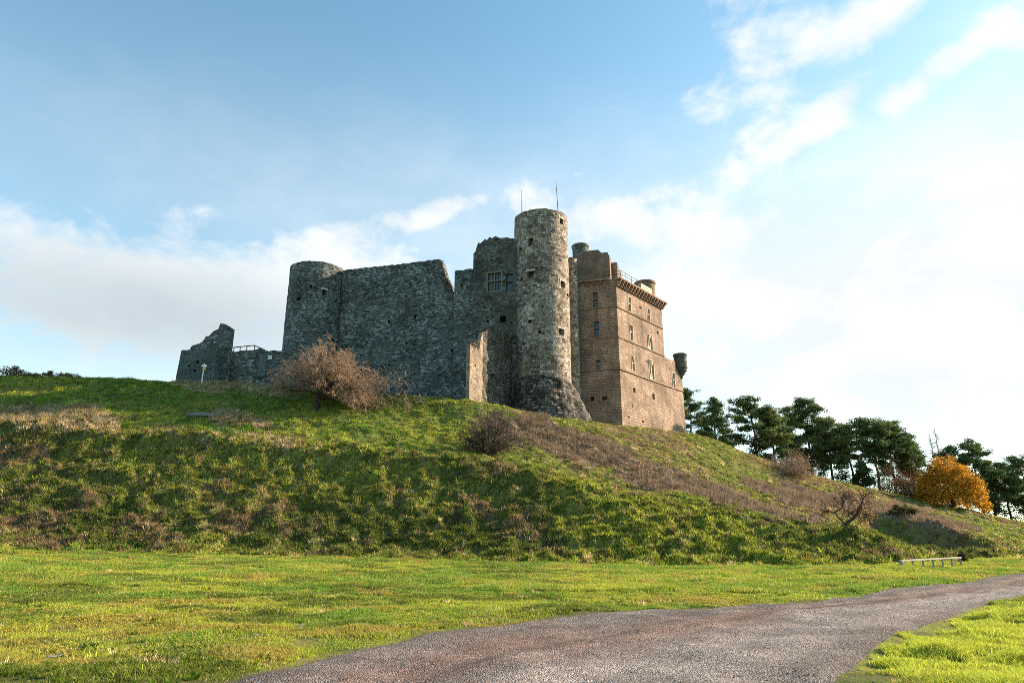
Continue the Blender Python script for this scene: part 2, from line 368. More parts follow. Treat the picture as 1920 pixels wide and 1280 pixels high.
def recess(F, h, depth, mat, parent, hole_name):
    u0, u1, v0, v1 = h[:4]; style = h[4] if len(h) > 4 else 'hole'
    mb = MB()
    ring = [(u0, v0), (u1, v0), (u1, v1), (u0, v1)]
    dep = depth if style in ('hole', 'lintel') else .32
    for p, q in zip(ring, ring[1:] + ring[:1]):
        mb.face([F(*p, 0), F(*p, dep), F(*q, dep), F(*q, 0)], [p, (p[0] + dep, p[1]), (q[0] + dep, q[1]), q], 0)
    mb.face([F(*p, dep) for p in ring], ring, 1)
    def bar(a0, a1, b0, b1, d0, d1, m=2):
        P = lambda a, b, d: F(a, b, d)
        for q in ([(a0,b0,d0),(a1,b0,d0),(a1,b1,d0),(a0,b1,d0)], [(a0,b0,d1),(a0,b0,d0),(a0,b1,d0),(a0,b1,d1)], [(a1,b0,d0),(a1,b0,d1),(a1,b1,d1),(a1,b1,d0)],
                  [(a0,b1,d0),(a1,b1,d0),(a1,b1,d1),(a0,b1,d1)], [(a0,b0,d1),(a1,b0,d1),(a1,b0,d0),(a0,b0,d0)]):
            mb.face([P(*t) for t in q], [(t[0], t[1]) for t in q], m)
    w = u1 - u0; hh = v1 - v0
    if style == 'lintel':
        bar(u0 - .25, u1 + .25, v1, v1 + .28, -.05, .2)
    if style in ('cross', 'framed', 'double', 'broken', 'dcross', 'brokendouble'):
        t = .085 if style != 'dcross' else .16
        bar(u0 - t, u0 + .03, v0 - t, v1 + t, -.06, .3); bar(u1 - .03, u1 + t, v0 - t, v1 + t, -.06, .3)
        bar(u0 + .03, u1 - .03, v1 - .03, v1 + t, -.058, .3); bar(u0 + .03, u1 - .03, v0 - t, v0 + .03, -.062, .3)
        tr = v0 + hh * .56
        if style in ('cross', 'framed', 'dcross', 'broken'): bar(u0 + .03, u1 - .03, tr - .09, tr + .09, .02, .25)
        if style in ('double', 'dcross', 'brokendouble'): bar((u0 + u1) / 2 - .08, (u0 + u1) / 2 + .08, v0 + .03, v1 - .03, .03, .26)
        if style == 'dcross':
            for uu in (u0 + w * .27, u1 - w * .27): bar(uu - .025, uu + .025, v0 + .03, v1 - .03, .1, .16)
        if style in ('broken', 'brokendouble'):   # fragments of carved surround still in the opening
            def frag(p, q, r): mb.face([F(*p, .04), F(*q, .04), F(*r, .04)], [p, q, r], 2)
            frag((u0 + .03, v0 + .03), (u0 + w * .62, v0 + .03), (u0 + .03, v0 + hh * .38))
            frag((u1 - .03, v1 - .03), (u1 - w * .55, v1 - .03), (u1 - .03, v1 - hh * .33))
            if style == 'brokendouble': frag((u0 + w * .42, v0 + .05), (u0 + w * .7, v0 + .05), (u0 + w * .55, v0 + hh * .7))
    fr = M_dframe if style == 'dcross' else (mat if style == 'cross' else M_frame)
    back = M_glass if style in ('cross', 'dcross') else M_dark
    nm = hole_name if min(w, hh) > .5 or style != 'hole' else 'putlog_hole'
    mb.build(nm, [mat, back, fr], parent)
class Plane:
    """vertical wall face through P0, running along dir (u), outward normal = right of... n"""
    def __init__(s, P0, d, n=None, rough=.05, seed=0):
        s.P = np.array(P0[:2], float); s.d = np.array(d, float); s.d /= np.linalg.norm(s.d)
        s.n = np.array([s.d[1], -s.d[0]])
        if s.n @ s.P > 0: s.n = -s.n
        s.rough = rough; s.seed = seed
    def hit(s, px, py):
        r = ray(px, py); # X=r0 t, Y=r1 t ; (t r - P).n=0
        t = (s.P @ s.n) / (r[:2] @ s.n)
        q = r[:2] * t; return float((q - s.P) @ s.d), float(EYE + r[2] * t)
    def F(s, u, v, d):
        k = s.rough * (2 * float(vnoise(np.array(u * 1.3), np.array(v * 1.6), s.seed)) - 1) if d == 0 and s.rough else 0
        q = s.P + s.d * u - s.n * (d - k); return (q[0], q[1], v)
    def rect(s, x0, x1, y0, y1, style='hole'):
        xm, ym = (x0 + x1) / 2, (y0 + y1) / 2
        ua, ub = sorted((s.hit(x0, ym)[0], s.hit(x1, ym)[0])); va = s.hit(xm, y1)[1]; vb = s.hit(xm, y0)[1]
        return (ua, ub, va, vb, style)
def topfn(pts, jag=.12, seed=0, step=.35):
    pts = sorted(pts); U = np.array([p[0] for p in pts]); Z = np.array([p[1] for p in pts])
    def f(u):
        k = math.floor(u / step); r = _hash(np.array([k]), np.array([0]), seed + 5)[0]
        return float(np.interp(u, U, Z) + jag * (2 * r - 1))
    return f

LD = np.array([-.960, .280]); RD = np.array([.636, .772])
castle_o = W(1018, 790, 92)
CA = empty('castle', castle_o, 'ruined stone castle with tall round tower and warm square keep crowning the grassy hill', 'castle')
def grid(a, b, st): return list(np.linspace(a, b, max(2, int(round(abs(b - a) / st)) + 1)))

# ---- round tower
TC = np.array([4.36, 94.0]); TR = 4.0
def cylF(C, R, rough=.06, seed=0, Rf=None):
    def F(u, v, d):
        th = u / R - math.pi / 2      # u=0 faces the camera
        r = (Rf(v, u) if Rf else R)
        if d == 0: r += rough * (2 * float(vnoise(np.array(u * 1.3), np.array(v * 1.7), seed)) - 1)
        r -= d
        return (C[0] + r * math.cos(th), C[1] + r * math.sin(th), v)
    return F
def cyl_hit(C, R, px, py):
    r = ray(px, py); A = r[0]**2 + r[1]**2; B = -2 * (r[0]*C[0] + r[1]*C[1]); Cc = C[0]**2 + C[1]**2 - R*R
    disc = B*B - 4*A*Cc
    t = (-B - math.sqrt(max(disc, 0))) / (2*A); x, y = r[0]*t - C[0], r[1]*t - C[1]
    return (math.atan2(y, x) + math.pi/2) * R, EYE + r[2]*t
def cyl_rect(C, R, x0, x1, y0, y1, style='hole'):
    xm, ym = (x0+x1)/2, (y0+y1)/2
    ua, ub = cyl_hit(C, R, x0, ym)[0], cyl_hit(C, R, x1, ym)[0]; va, vb = cyl_hit(C, R, xm, y1)[1], cyl_hit(C, R, xm, y0)[1]
    return (ua, ub, va, vb, style)
zt = cyl_hit(TC, TR, 1014, 391)[1]; zs = cyl_hit(TC, TR, 1016, 705)[1]
tw = [(990,1000,447,461,'lintel'),(989,1000.5,508,521,'lintel'),(1050,1056,410,420,'lintel'),(1052,1059,527,539,'lintel'),(1048.5,1057.5,616,628,'lintel'),(1009,1014,619,625,'hole'),(974,979,464,470,'hole'),(975,980,520,527,'hole'),(990,996,600,606,'hole'),(1062,1066,550,556,'hole'),(978,984,640,648,'hole')]
holes = [cyl_rect(TC, TR, *t) for t in tw]
rt = shell(cylF(TC, TR, .07, 3), grid(-math.pi*TR, math.pi*TR, .45), grid(zs - 8, zt, .6), topfn([(-20, zt), (20, zt)], .05, 4), holes, 1.1, M_tower, 'round_tower', CA, .9, closed=True)
mb = MB(); N = 40
for i in range(N):
    a0, a1 = 2*math.pi*i/N, 2*math.pi*(i+1)/N
    mb.face([(TC[0], TC[1], zt - 1.0), (TC[0]+3.3*math.cos(a0), TC[1]+3.3*math.sin(a0), zt-1.0), (TC[0]+3.3*math.cos(a1), TC[1]+3.3*math.sin(a1), zt-1.0)])
mb.build('tower_roof', M_tower, rt)
# flared rubble skirt
zb = zs - 9
def Rf(v, u):
    t = np.clip((zs + .15 - v) / 7.0, 0, 1.3)
    side = .5 + .5 * math.sin(max(-math.pi/2, min(math.pi/2, u / TR)))     # the right flank spreads further
    r = TR + .12 + (1.2 + 2.0 * side) * t ** 1.15
    return r + t ** .3 * .9 * (float(fbm(np.array(u * .9), np.array(v * .9), 77, 3)) - .5) * (.6 + 1.2 * side)
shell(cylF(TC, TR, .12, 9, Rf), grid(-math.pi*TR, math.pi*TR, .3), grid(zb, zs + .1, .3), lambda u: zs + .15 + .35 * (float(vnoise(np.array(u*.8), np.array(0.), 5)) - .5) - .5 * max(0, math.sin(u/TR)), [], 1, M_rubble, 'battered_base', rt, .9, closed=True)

# ---- left corner tower
LC = np.array([-31.4, 103.0]); LR = 4.3
zl = cyl_hit(LC, LR, 598, 490)[1]
holes = [cyl_rect(LC, LR, *t) for t in [(604,611,543,554,'lintel'),(556,564,557,564,'hole'),(580,585,534,540,'hole'),(628,634,562,568,'hole')]]
shell(cylF(LC, LR, .06, 13, lambda v, u: LR + .006 * max(0, zl - v)), grid(-math.pi*LR, math.pi*LR, .5), grid(zl - 24, zl, .7), topfn([(-20, zl), (20, zl)], .06, 14), holes, 1., M_wall, 'corner_tower', CA, .9, closed=True)

# ---- long curtain wall
Pm = Plane((W(848,700,96.4)[0], 96.4), LD, rough=.07, seed=20)
prof = [Pm.hit(*p) for p in [(640,507),(700,500),(760,494),(800,489),(822,486),(828,488),(831,498),(834,513),(838,522),(842,527),(846,536),(849,548),(870,552)]]
u1 = Pm.hit(636, 600)[0]; u0 = Pm.hit(862, 650)[0]
hs = [Pm.rect(*t) for t in [(768,771,504,507,'hole'),(801,804,505,508,'hole'),(803,806,548,551,'hole'),(776,781,590,596,'hole'),(845,850,655,661,'hole'),(727,731,600,606,'hole'),(760,764,640,646,'hole')]]
shell(Pm.F, grid(u0, u1, .35), grid(12, 44, .7), topfn(prof, .09, 21), hs, 1.2, M_wall, 'curtain_wall', CA, 1.5)
# ---- stepped strip and hall wall
Pa = Plane((W(880,700,95.0)[0], 95.0), LD, rough=.06, seed=30)
za = Pa.hit(868, 506)[1]; ua, ub = Pa.hit(850.5, 600)[0], Pa.hit(889, 600)[0]
shell(Pa.F, grid(ub - 1, ua, .35), grid(12, za, .7), topfn([(-90, za), (90, za)], .07, 31), [Pa.rect(862,868,532,537), Pa.rect(861,862.5,513,514.5)], 1.1, M_wall, 'buttress_wall', CA, 1.6)
Ph = Plane((W(880,700,94.2)[0], 94.2), LD, rough=.07, seed=40)
prof = [Ph.hit(*p) for p in [(885.5,476),(893,475),(894,474),(893.5,462),(898,454),(905,452),(909,449),(920,445),(930,444),(947,444),(952,446),(962,448),(990,449)]]
prof = [Ph.hit(884.5,479), Ph.hit(893.0,474), Ph.hit(893.6,461)] + prof[4:]
ua, ub = Ph.hit(885.5, 600)[0], Ph.hit(990, 600)[0]
hs = [Ph.rect(*t) for t in [(914,940,511,546,'dcross'),(948.5,962,513,546,'cross'),(936.5,948.5,592,604,'hole'),(898,902,640,645,'hole'),(912,917,600,604,'hole'),(957,961,603,607,'hole'),(906,911,575,578,'hole')]]
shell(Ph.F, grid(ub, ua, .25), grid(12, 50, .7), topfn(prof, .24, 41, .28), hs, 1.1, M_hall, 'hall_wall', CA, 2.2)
# ---- spur wall
sp0 = W(880.5, 700, 83.5); SD = np.array([.5 - sp0[0], 93 - 83.5]); SD = SD / np.linalg.norm(SD)
Ps = Plane(sp0, SD, rough=.07, seed=50)
prof = [Ps.hit(*p) for p in [(880.5,645),(889,650),(897,655),(900.5,654),(901,640),(903.5,626),(908,621),(925,612),(940,617),(960,628)]]
us_ = Ps.hit(905.5, 680)[0]
dressed = topfn(prof, .13, 51, .28)
shell(Ps.F, grid(0, us_, .3), grid(10, 36, .6), dressed, [Ps.rect(890,893,683,687)], .9, M_spur, 'spur_wall', CA, .55)
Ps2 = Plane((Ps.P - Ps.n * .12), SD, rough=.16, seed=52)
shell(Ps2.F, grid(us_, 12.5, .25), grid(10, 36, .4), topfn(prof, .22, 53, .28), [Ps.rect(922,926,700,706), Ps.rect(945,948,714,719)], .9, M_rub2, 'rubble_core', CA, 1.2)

# ---- keep
KC = W(1167, 797, 101.0)[:2]
Pl = Plane(KC, LD, rough=.03, seed=60); Pr = Plane(KC, RD, rough=.03, seed=61)
zk = Pr.hit(1157.5, 524)[1]; zw = zk
z1, z2, z3 = Pr.hit(1162, 577)[1], Pr.hit(1164, 633)[1], Pr.hit(1166, 693)[1]
LW, RU, RLW = 15.9, 15.1, 21.4
hl = [Pl.rect(*t) for t in [(1111,1121.5,548,576,'cross'),(1113,1124,602,631,'cross'),(1116.5,1126.5,675,693,'cross'),(1107,1114,744,752,'hole'),(1129,1138,743,750,'hole')]]
hr = [Pr.rect(*t) for t in [(1178.4,1183,557,584,'framed'),(1214.2,1218.5,579,603,'framed'),(1181.5,1186.8,609.5,638,'framed'),(1215,1223,628,655,'brokendouble'),(1185,1189.6,667,697,'broken'),(1217.5,1226,676,711,'brokendouble'),
      (1187.5,1191.5,727,736,'hole'),(1223.2,1227.6,738,748.5,'hole'),(1232,1235,621,626,'hole'),(1235,1237.6,674,679,'hole'),(1239,1242,710,716,'hole'),(1239.5,1242,744,749,'hole'),(1199,1203,575,578,'hole'),(1204,1208,788,792,'hole'),(1177.5,1181,780,783,'hole'),(1212,1215,676,679,'hole'),(1185,1186,757,764,'hole')]]
hr2 = [Pr.rect(*t) for t in [(1261.5,1265.6,699,728,'framed'),(1254,1256,690,692,'hole'),(1237.5,1241.5,795.5,799.5,'hole')]]
keep = shell(Pl.F, grid(0, LW, .8), grid(8, zk, .9), lambda u: zk, hl, 1.1, M_keep, 'keep', CA, 1.0)
shell(Pr.F, grid(0, RU, .8), grid(8, zk, .9), lambda u: zk, hr, 1.1, M_keep, 'east_face', keep, 1.0)
zlow = Pr.hit(1243, 668)[1]
lowtop = topfn([(RU, zlow), (Pr.hit(1266, 676)[0], zlow), (Pr.hit(1268, 689)[0], zlow - 1.1), (RLW, zlow - 2.6)], 0, 62)
shell(Pr.F, grid(RU, RLW, .5), grid(8, zlow, .9), lambda u: lowtop(u), hr2, 1.1, M_keep, 'lower_block', keep, 1.0)
mb = MB()   # rear faces and decks so that the block is whole
A0 = KC; B0 = KC + RD*RU; C0 = B0 + LD*LW; D0 = KC + LD*LW; E0 = KC + RD*RLW; F0 = E0 + LD*LW
def vw(p, q, za_, zb_): mb.face([(p[0],p[1],za_),(q[0],q[1],za_),(q[0],q[1],zb_),(p[0],p[1],zb_)])
e = .06
vw(B0 + RD*.0, C0, zlow - 3, zk); vw(C0, D0, 8, zk); vw(E0, F0, 8, zlow - 2.7); vw(F0, C0, 8, zlow - 2.7)
mb.face([(*(A0 + RD*.5 + LD*.5), zk - .4), (*(B0 + LD*.5), zk - .4), (*C0, zk - .4), (*D0, zk - .4)])
mb.face([(*(B0 + LD*.9), zlow - 2.7), (*(E0 + LD*.9), zlow - 2.7), (*F0, zlow - 2.7), (*C0, zlow - 2.7)])
mb.build('rear_wall', M_keep, keep)
def course(pl, a, b, z, hgt=.22, pr=.14, nm='string_course'):
    mb = MB(); c = pl.P + pl.d * (a + b) / 2 + pl.n * (pr / 2 - .04)
    mb.quadbox((*c, z), (*(pl.d * (b - a) / 2), 0), (*(-pl.n * (pr / 2 + .04)), 0), (0, 0, hgt / 2))
    mb.build(nm, M_keep, keep)
for z, b in ((z1, RU), (z2, RU), (z3, RLW)): course(Pr, -.0, b, z); course(Pl, 0, LW, z - .0, .2, .12)
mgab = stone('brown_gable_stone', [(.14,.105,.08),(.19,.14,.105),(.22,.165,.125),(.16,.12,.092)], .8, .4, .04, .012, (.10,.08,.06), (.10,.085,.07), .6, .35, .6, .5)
# cornice with corbels on the sunny side
slab_z = zk
nC = 17
for i in range(nC):
    mb = MB(); uc = .3 + (RU - .2) * i / (nC - 1)
    for s_, (pr, zz, hh) in enumerate(((.3, -1.0, .3), (.55, -.70, .3), (.8, -.40, .3))):
        c = Pr.P + Pr.d * uc + Pr.n * (pr / 2)
        mb.quadbox((*c, slab_z + zz), (*(Pr.d * (.17 - .004 * s_)), 0), (*(-Pr.n * (pr / 2 + .05)), 0), (0, 0, hh / 2))
    mb.build('corbel', M_keep, keep)
mb = MB(); c = Pr.P + Pr.d * (RU / 2 + .15) + Pr.n * .3
mb.quadbox((*c, slab_z - .1), (*(Pr.d * (RU / 2 + .4)), 0), (*(-Pr.n * .66), 0), (0, 0, .14)); mb.build('cornice', M_keep, keep)
mb = MB(); c = Pl.P + Pl.d * (LW / 2 + .5) + Pl.n * .1
mb.quadbox((*c, slab_z + .02), (*(Pl.d * (LW / 2 - .5)), 0), (*(-Pl.n * .35), 0), (0, 0, .16)); mb.build('cornice', M_keep, keep)
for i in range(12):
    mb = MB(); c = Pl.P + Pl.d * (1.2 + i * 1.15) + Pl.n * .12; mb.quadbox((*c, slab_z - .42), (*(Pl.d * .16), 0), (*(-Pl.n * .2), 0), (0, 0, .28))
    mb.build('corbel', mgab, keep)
# stepped gable above the shaded side
prof = [Pl.hit(*p) for p in [(1143.2,479),(1141.8,478),(1140.6,477.5),(1140.2,473),(1133,473.2),(1126.3,474),(1125.8,471),(1122.8,470.5),(1122.3,468),(1110,469),(1097,471),(1090,476),(1076,487),(1068,486),(1060,486)]]
ug0 = Pl.hit(1143.4, 500)[0]
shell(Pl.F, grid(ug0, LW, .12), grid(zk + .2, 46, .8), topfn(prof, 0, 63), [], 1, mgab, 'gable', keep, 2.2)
mb = MB(); P_ = KC + LD * (ug0 + .05) + RD * 2.4; zg = prof[0][1]
g0 = KC + LD * ug0 + RD * 2.3; g1 = KC + LD * ug0 + RD * 3.6; tt = LD * 1.2
pts = [(g0, zk), (g1, zk), (g1, zg - 2.2), (g0, zg - .4)]
mb.face([(*p, z) for p, z in pts]); mb.face([(*(p + tt), z) for p, z in pts][::-1])
for (p, za_), (q, zb_) in zip(pts, pts[1:] + pts[:1]): mb.face([(*q, zb_), (*p, za_), (*(p + tt), za_), (*(q + tt), zb_)])
mb.build('buttress', M_keep, keep)
# drums and bartizan
def lathe(C, prof, mat, name, parent, k=28, holes=()):
    mb = MB()
    for (r0, za_), (r1, zb_) in zip(prof[:-1], prof[1:]):
        for i in range(k):
            a0, a1 = 2*math.pi*i/k, 2*math.pi*(i+1)/k
            P = lambda r, a, z: (C[0] + r*math.cos(a), C[1] + r*math.sin(a), z)
            rm = max(r0, r1); mb.face([P(r0,a0,za_), P(r0,a1,za_), P(r1,a1,zb_), P(r1,a0,zb_)], [(a0*rm,za_+r0),(a1*rm,za_+r0),(a1*rm,zb_+r1),(a0*rm,zb_+r1)])
    return mb.build(name, mat, parent)
def drum(px, py_top, Y, rpx, zbot, mat, name):
    p = W(px, py_top, Y); t = Y / ray(px, py_top)[1]; r = rpx / FPX * t; z = p[2]
    return lathe(p[:2], [(r*.97, zbot), (r*.97, z - .55), (r*1.06, z - .45), (r*1.08, z - .1), (r*1.0, z), (r*.75, z), (r*.75, z - .9), (.01, z - .9)], mat, name, keep)
drum(1088, 461, 109.5, 15.5, zk - 1, M_wall, 'turret')
drum(1209, 530, 117.5, 18.5, zk - 2, M_keep, 'turret')
pb = W(1274.5, 664, 117.3); tb = 117.3 / ray(1274, 664)[1]; rb = 12.2 / FPX * tb; zb_ = pb[2]
zmid = zb_ - 2.6
lathe(pb[:2], [(.08, zmid - 1.9), (.25, zmid - 1.75), (.35, zmid - 1.35), (.62*rb, zmid - 1.0), (.68*rb, zmid - .75), (.86*rb, zmid - .55), (.9*rb, zmid - .2), (1.02*rb, zmid), (1.02*rb, zmid + .2), (.96*rb, zmid + .25), (.96*rb, zb_ - .5), (1.04*rb, zb_ - .42), (1.05*rb, zb_ - .08), (.95*rb, zb_), (.7*rb, zb_), (.7*rb, zb_ - 1), (.02, zb_ - 1)], M_hall, 'bartizan', keep)
# terrace railing and parapet block
mb = MB(); r0 = KC + LD * ug0 + RD * .3 + Pr.n * .5; 
rl = [KC + LD * 1.9 + Pl.n * .1, KC + Pl.n * .1 + Pr.n * .7 + RD * .3, KC + RD * 7.2 + Pr.n * .7]
for p, q in zip(rl[:-1], rl[1:]):
    for hz in (.55, 1.1): mb.tube((*p, zk + .17 + hz), (*q, zk + .17 + hz), .035, .035, 5)
    L = np.linalg.norm(q - p); k = max(2, int(L / 1.5) + 1)
    for i in range(k): c = p + (q - p) * i / (k - 1); mb.tube((*c, zk + .1), (*c, zk + 1.3), .035, .035, 5)
mb.build('terrace_railing', M_metal, keep)
mb = MB(); c = KC + RD * 8.6 + Pr.n * .5; mb.quadbox((*c, zk + .62), (*(RD * 1.9), 0), (*(-Pr.n * .3), 0), (0, 0, .45)); mb.build('parapet', M_frame, keep)
# narrow wall joining tower and keep
Pj = Plane((W(1080, 700, 93.2)[0], 93.2), (-.5, .86), rough=.05, seed=66)
pj0 = W(1082, 690, 95.5); pj1 = W(1068, 690, 97.5)
mb = MB(); dd = (pj1 - pj0)[:2]; dd /= np.linalg.norm(dd); nn_ = np.array([dd[1], -dd[0]])
lathe(W(1074, 650, 100.4)[:2], [(1.05, 10), (1.0, W(1074, 487, 100.4)[2]), (.01, W(1074, 487, 100.4)[2])], M_tower, 'stair_turret', CA)

# ---- outworks at the far left
BO = empty('ruined_bastion', W(370, 716, 91), 'grey rubble stub left of the castle, top rising in jagged steps to a spike', 'ruin')
Pb = Plane((W(403, 700, 90)[0], 90), (-.99, .14), rough=.1, seed=70)
ua, ub = Pb.hit(332, 716)[0], Pb.hit(403, 690)[0]
prof = [Pb.hit(*p) for p in [(331,661),(338,658),(350,656),(357,656),(365,654),(380,652),(403,650)]]
bz = stone
def batterF(u, v, d):
    x, y, z = Pb.F(u, v, d); k = sstep(ua - 1.5, ua, u) * max(0, prof[0][1] - v) * .06
    return (x - k, y, z)
shell(batterF, grid(ub, ua, .35), grid(14, 34, .6), topfn(prof, .12, 71), [Pb.rect(367,373,676,681), Pb.rect(352,357,684,688), Pb.rect(362,368,693,697), Pb.rect(381,386,684,687)], .5, M_ruin, 'bastion_wall', BO, 3.0)
Pb2 = Plane((W(424, 690, 91.3)[0], 91.3), (-.99, .14), rough=.1, seed=72)
prof = [Pb2.hit(*p) for p in [(355,658),(356,651),(362,646),(374,645),(379,642),(384,637),(385.5,629),(391,629),(393,627),(400,621),(409,617),(411,613),(412,606.5),(422,606.5),(425.5,611),(426,614)]]
shell(Pb2.F, grid(Pb2.hit(424.5, 660)[0], Pb2.hit(355, 655)[0], .28), grid(14, 40, .6), topfn(prof, .1, 73), [], .5, M_wall, 'broken_stub', BO, 1.4)
EW = empty('low_wall', W(450, 716, 93), 'low grey rubble wall with blocked plank door, between the broken stub and the bare thorn tree', 'wall')
Pe = Plane((W(402, 690, 93)[0], 93), (.97, .22), rough=.08, seed=74)
prof = [Pe.hit(*p) for p in [(400,656),(422,656),(440,659),(455,657),(476,656),(486,653),(489,652),(495,653),(498,658),(520,657),(560,658)]]
shell(Pe.F, grid(0, Pe.hit(556, 690)[0], .4), grid(14, 34, .7), topfn(prof, .08, 75), [], .5, M_wall, 'wall_face', EW, 1.2)
mb = MB(); a, b = Pe.hit(484, 690)[0], Pe.hit(498, 690)[0]; zt_, zb2 = Pe.hit(490, 665)[1], Pe.hit(490, 705)[1]
for i in range(5):
    c = Pe.P + Pe.d * (a + (b - a) * (i + .5) / 5) + Pe.n * .14; mb.quadbox((*c, (zt_ + zb2) / 2), (*(Pe.d * (b - a) / 10 * .94), 0), (*(-Pe.n * .05), 0), (0, 0, (zt_ - zb2) / 2 - .02 * (i % 2)))
mb.build('plank_door', M_door, EW)
mb = MB(); c = Pe.P + Pe.d * (a + b) / 2 + Pe.n * .15; mb.quadbox((*c, zb2 - .15), (*(Pe.d * (b - a) / 2 * 1.2), 0), (*(-Pe.n * .12), 0), (0, 0, .1)); mb.build('door_sill', M_hall, EW)
u_, v_ = Pe.hit(506, 670); c = Pe.P + Pe.d * u_ + Pe.n * .12
mb = MB(); mb.quadbox((*c, v_), (*(Pe.d * .26), 0), (*(-Pe.n * .03), 0), (0, 0, .27)); mb.quadbox((*(c + Pe.n * .031), v_ + .05), (*(Pe.d * .12), 0), (*(-Pe.n * .004), 0), (0, 0, .06), 1)
tag(mb.build('notice', [M_white, M_post]), 'small white notice plate on the low wall beside the plank door', 'sign')
# railing on the low wall
rp = [(Pe.P + Pe.d * Pe.hit(*p)[0] - Pe.n * .5, Pe.hit(*p)[1]) for p in [(422,651),(476,645.5),(508,660)]]
RA = empty('handrail', (*rp[0][0], rp[0][1] - 1), 'dark metal handrail along the top of the low wall, sloping down at one end', 'railing')
mb = MB()
for (p, za_), (q, zb3) in zip(rp[:-1], rp[1:]): mb.tube((*p, za_), (*q, zb3), .07, .07, 6)
mb.build('top_rail', M_metal, RA)
mb = MB(); (p, za_), (q, zb3) = rp[0], rp[1]
mb.tube((*p, za_ - .78), (*q, zb3 - .84), .05, .05, 6); mb.build('bottom_rail', M_metal, RA)
for px in (422.3, 438, 449.5, 462, 476):
    u_, _ = Pe.hit(px, 650); c = Pe.P + Pe.d * u_ - Pe.n * .5; tt_ = np.interp(px, [422, 476], [rp[0][1], rp[1][1]])
    mb = MB(); mb.tube((*c, tt_ - 1.25), (*c, tt_), .06, .06, 6); mb.build('post', M_metal, RA)

# ---- masts on the tower
def mast(px0, py0, px1, py1, Y, lab, knots=()):
    b = W(px0, py0, Y); t = W(px1, py1, Y + .3); b = b - (t - b) / np.linalg.norm(t - b) * 2.0
    b[2] = max(b[2], zt - 1.0)
    mb = MB(); mb.tube(b, b + (t - b) * .7, .07, .055, 6); mb.tube(b + (t - b) * .69, t, .045, .035, 6)
    for k in knots: c = b + (t - b) * k; mb.tube(c - [0,0,.12], c + [0,0,.12], .1, .1, 6)
    tag(mb.build('mast', M_mast), lab, 'mast')
mast(978.5, 398, 978.3, 356, 93, 'shorter straight bare mast standing on the round tower top')
mast(1046, 392, 1042.3, 337, 93, 'taller leaning thin mast with small knobs on the round tower top', (.45, .75))

# ------------------------------------------------------------------ ground
def axis(core0, core1, st, far):
    c = np.arange(core0, core1 + st, st); g = st * 1.25 ** np.arange(1, 60); s = np.cumsum(g); s = s[s < far]
    return np.r_[(core0 - s)[::-1], c, core1 + s]
gx = axis(-75, 112, .32, 4500); gy = axis(4, 128, .32, 4500)
GX, GY = np.meshgrid(gx, gy, indexing='xy'); GZ = height(GX, GY)
V = np.stack([GX, GY, GZ], -1).reshape(-1, 3); nx, ny = len(gx), len(gy)
I = np.arange(nx * ny).reshape(ny, nx)
F = np.stack([I[:-1, :-1], I[:-1, 1:], I[1:, 1:], I[1:, :-1]], -1).reshape(-1, 4)

# vegetation types, as fields over the ground
PAL = {'lush': (.095,.155,.02), 'green': (.125,.15,.026), 'yellow': (.20,.215,.03), 'olive': (.175,.16,.045), 'brown': (.155,.105,.06), 'tan': (.36,.265,.15), 'purple': (.22,.16,.118), 'dark': (.075,.088,.022), 'moss': (.20,.165,.035)}
PAL = {k: np.array(v) for k, v in PAL.items()}
def strip(px, py, pts, nz=0):
    pts = np.array(pts, float); c = np.interp(px, pts[:, 0], pts[:, 1]); h = np.interp(px, pts[:, 0], pts[:, 2])
    ins = (px > pts[0, 0] - 10) & (px < pts[-1, 0] + 10)
    return np.where(ins, sstep(1.5, .6, np.abs(py - c) / h + nz), 0)
S_PURP = [(900,795,8),(930,793,20),(980,798,26),(1060,824,27),(1150,860,24),(1250,895,19),(1350,928,15),(1450,960,10),(1530,980,5)]
S_PUR2 = [(1400,905,6),(1500,932,22),(1580,943,16),(1660,952,10),(1740,972,8),(1830,995,4)]
S_TAN = [(0,772,20),(60,775,22),(130,782,18),(190,792,18),(215,800,12)]
S_TAN2 = [(180,806,8),(260,804,7),(340,806,6),(430,817,8),(520,828,10),(600,846,14),(650,860,12)]
S_TAN3 = [(400,776,12),(450,785,16),(500,800,14)]
S_TOP = [(330,716,6),(420,722,10),(520,728,10)]
def fields(x, y, z):
    px, py = project(x, y, z)
    n1 = fbm(x / 3.1, y / 3.1, 51, 3); n2 = fbm(x / 7.5, y / 7.5, 61, 3); n3 = vnoise(x / .9, y / .9, 71)
    nz = (n1 - .5) * 2.4 + (n3 - .5) * .7
    dead = np.maximum(strip(px, py, S_PURP, nz), strip(px, py, S_PUR2, nz))
    tan = np.maximum.reduce([strip(px, py, S_TAN, nz), strip(px, py, S_TAN2, nz * 1.3) * sstep(.32, .6, n1), strip(px, py, S_TAN3, nz), .7 * strip(px, py, S_TOP, nz)])
    bank = bankmask(x, y); low = lowbank(x, y)
    return px, py, n1, n2, n3, dead, tan, bank, low
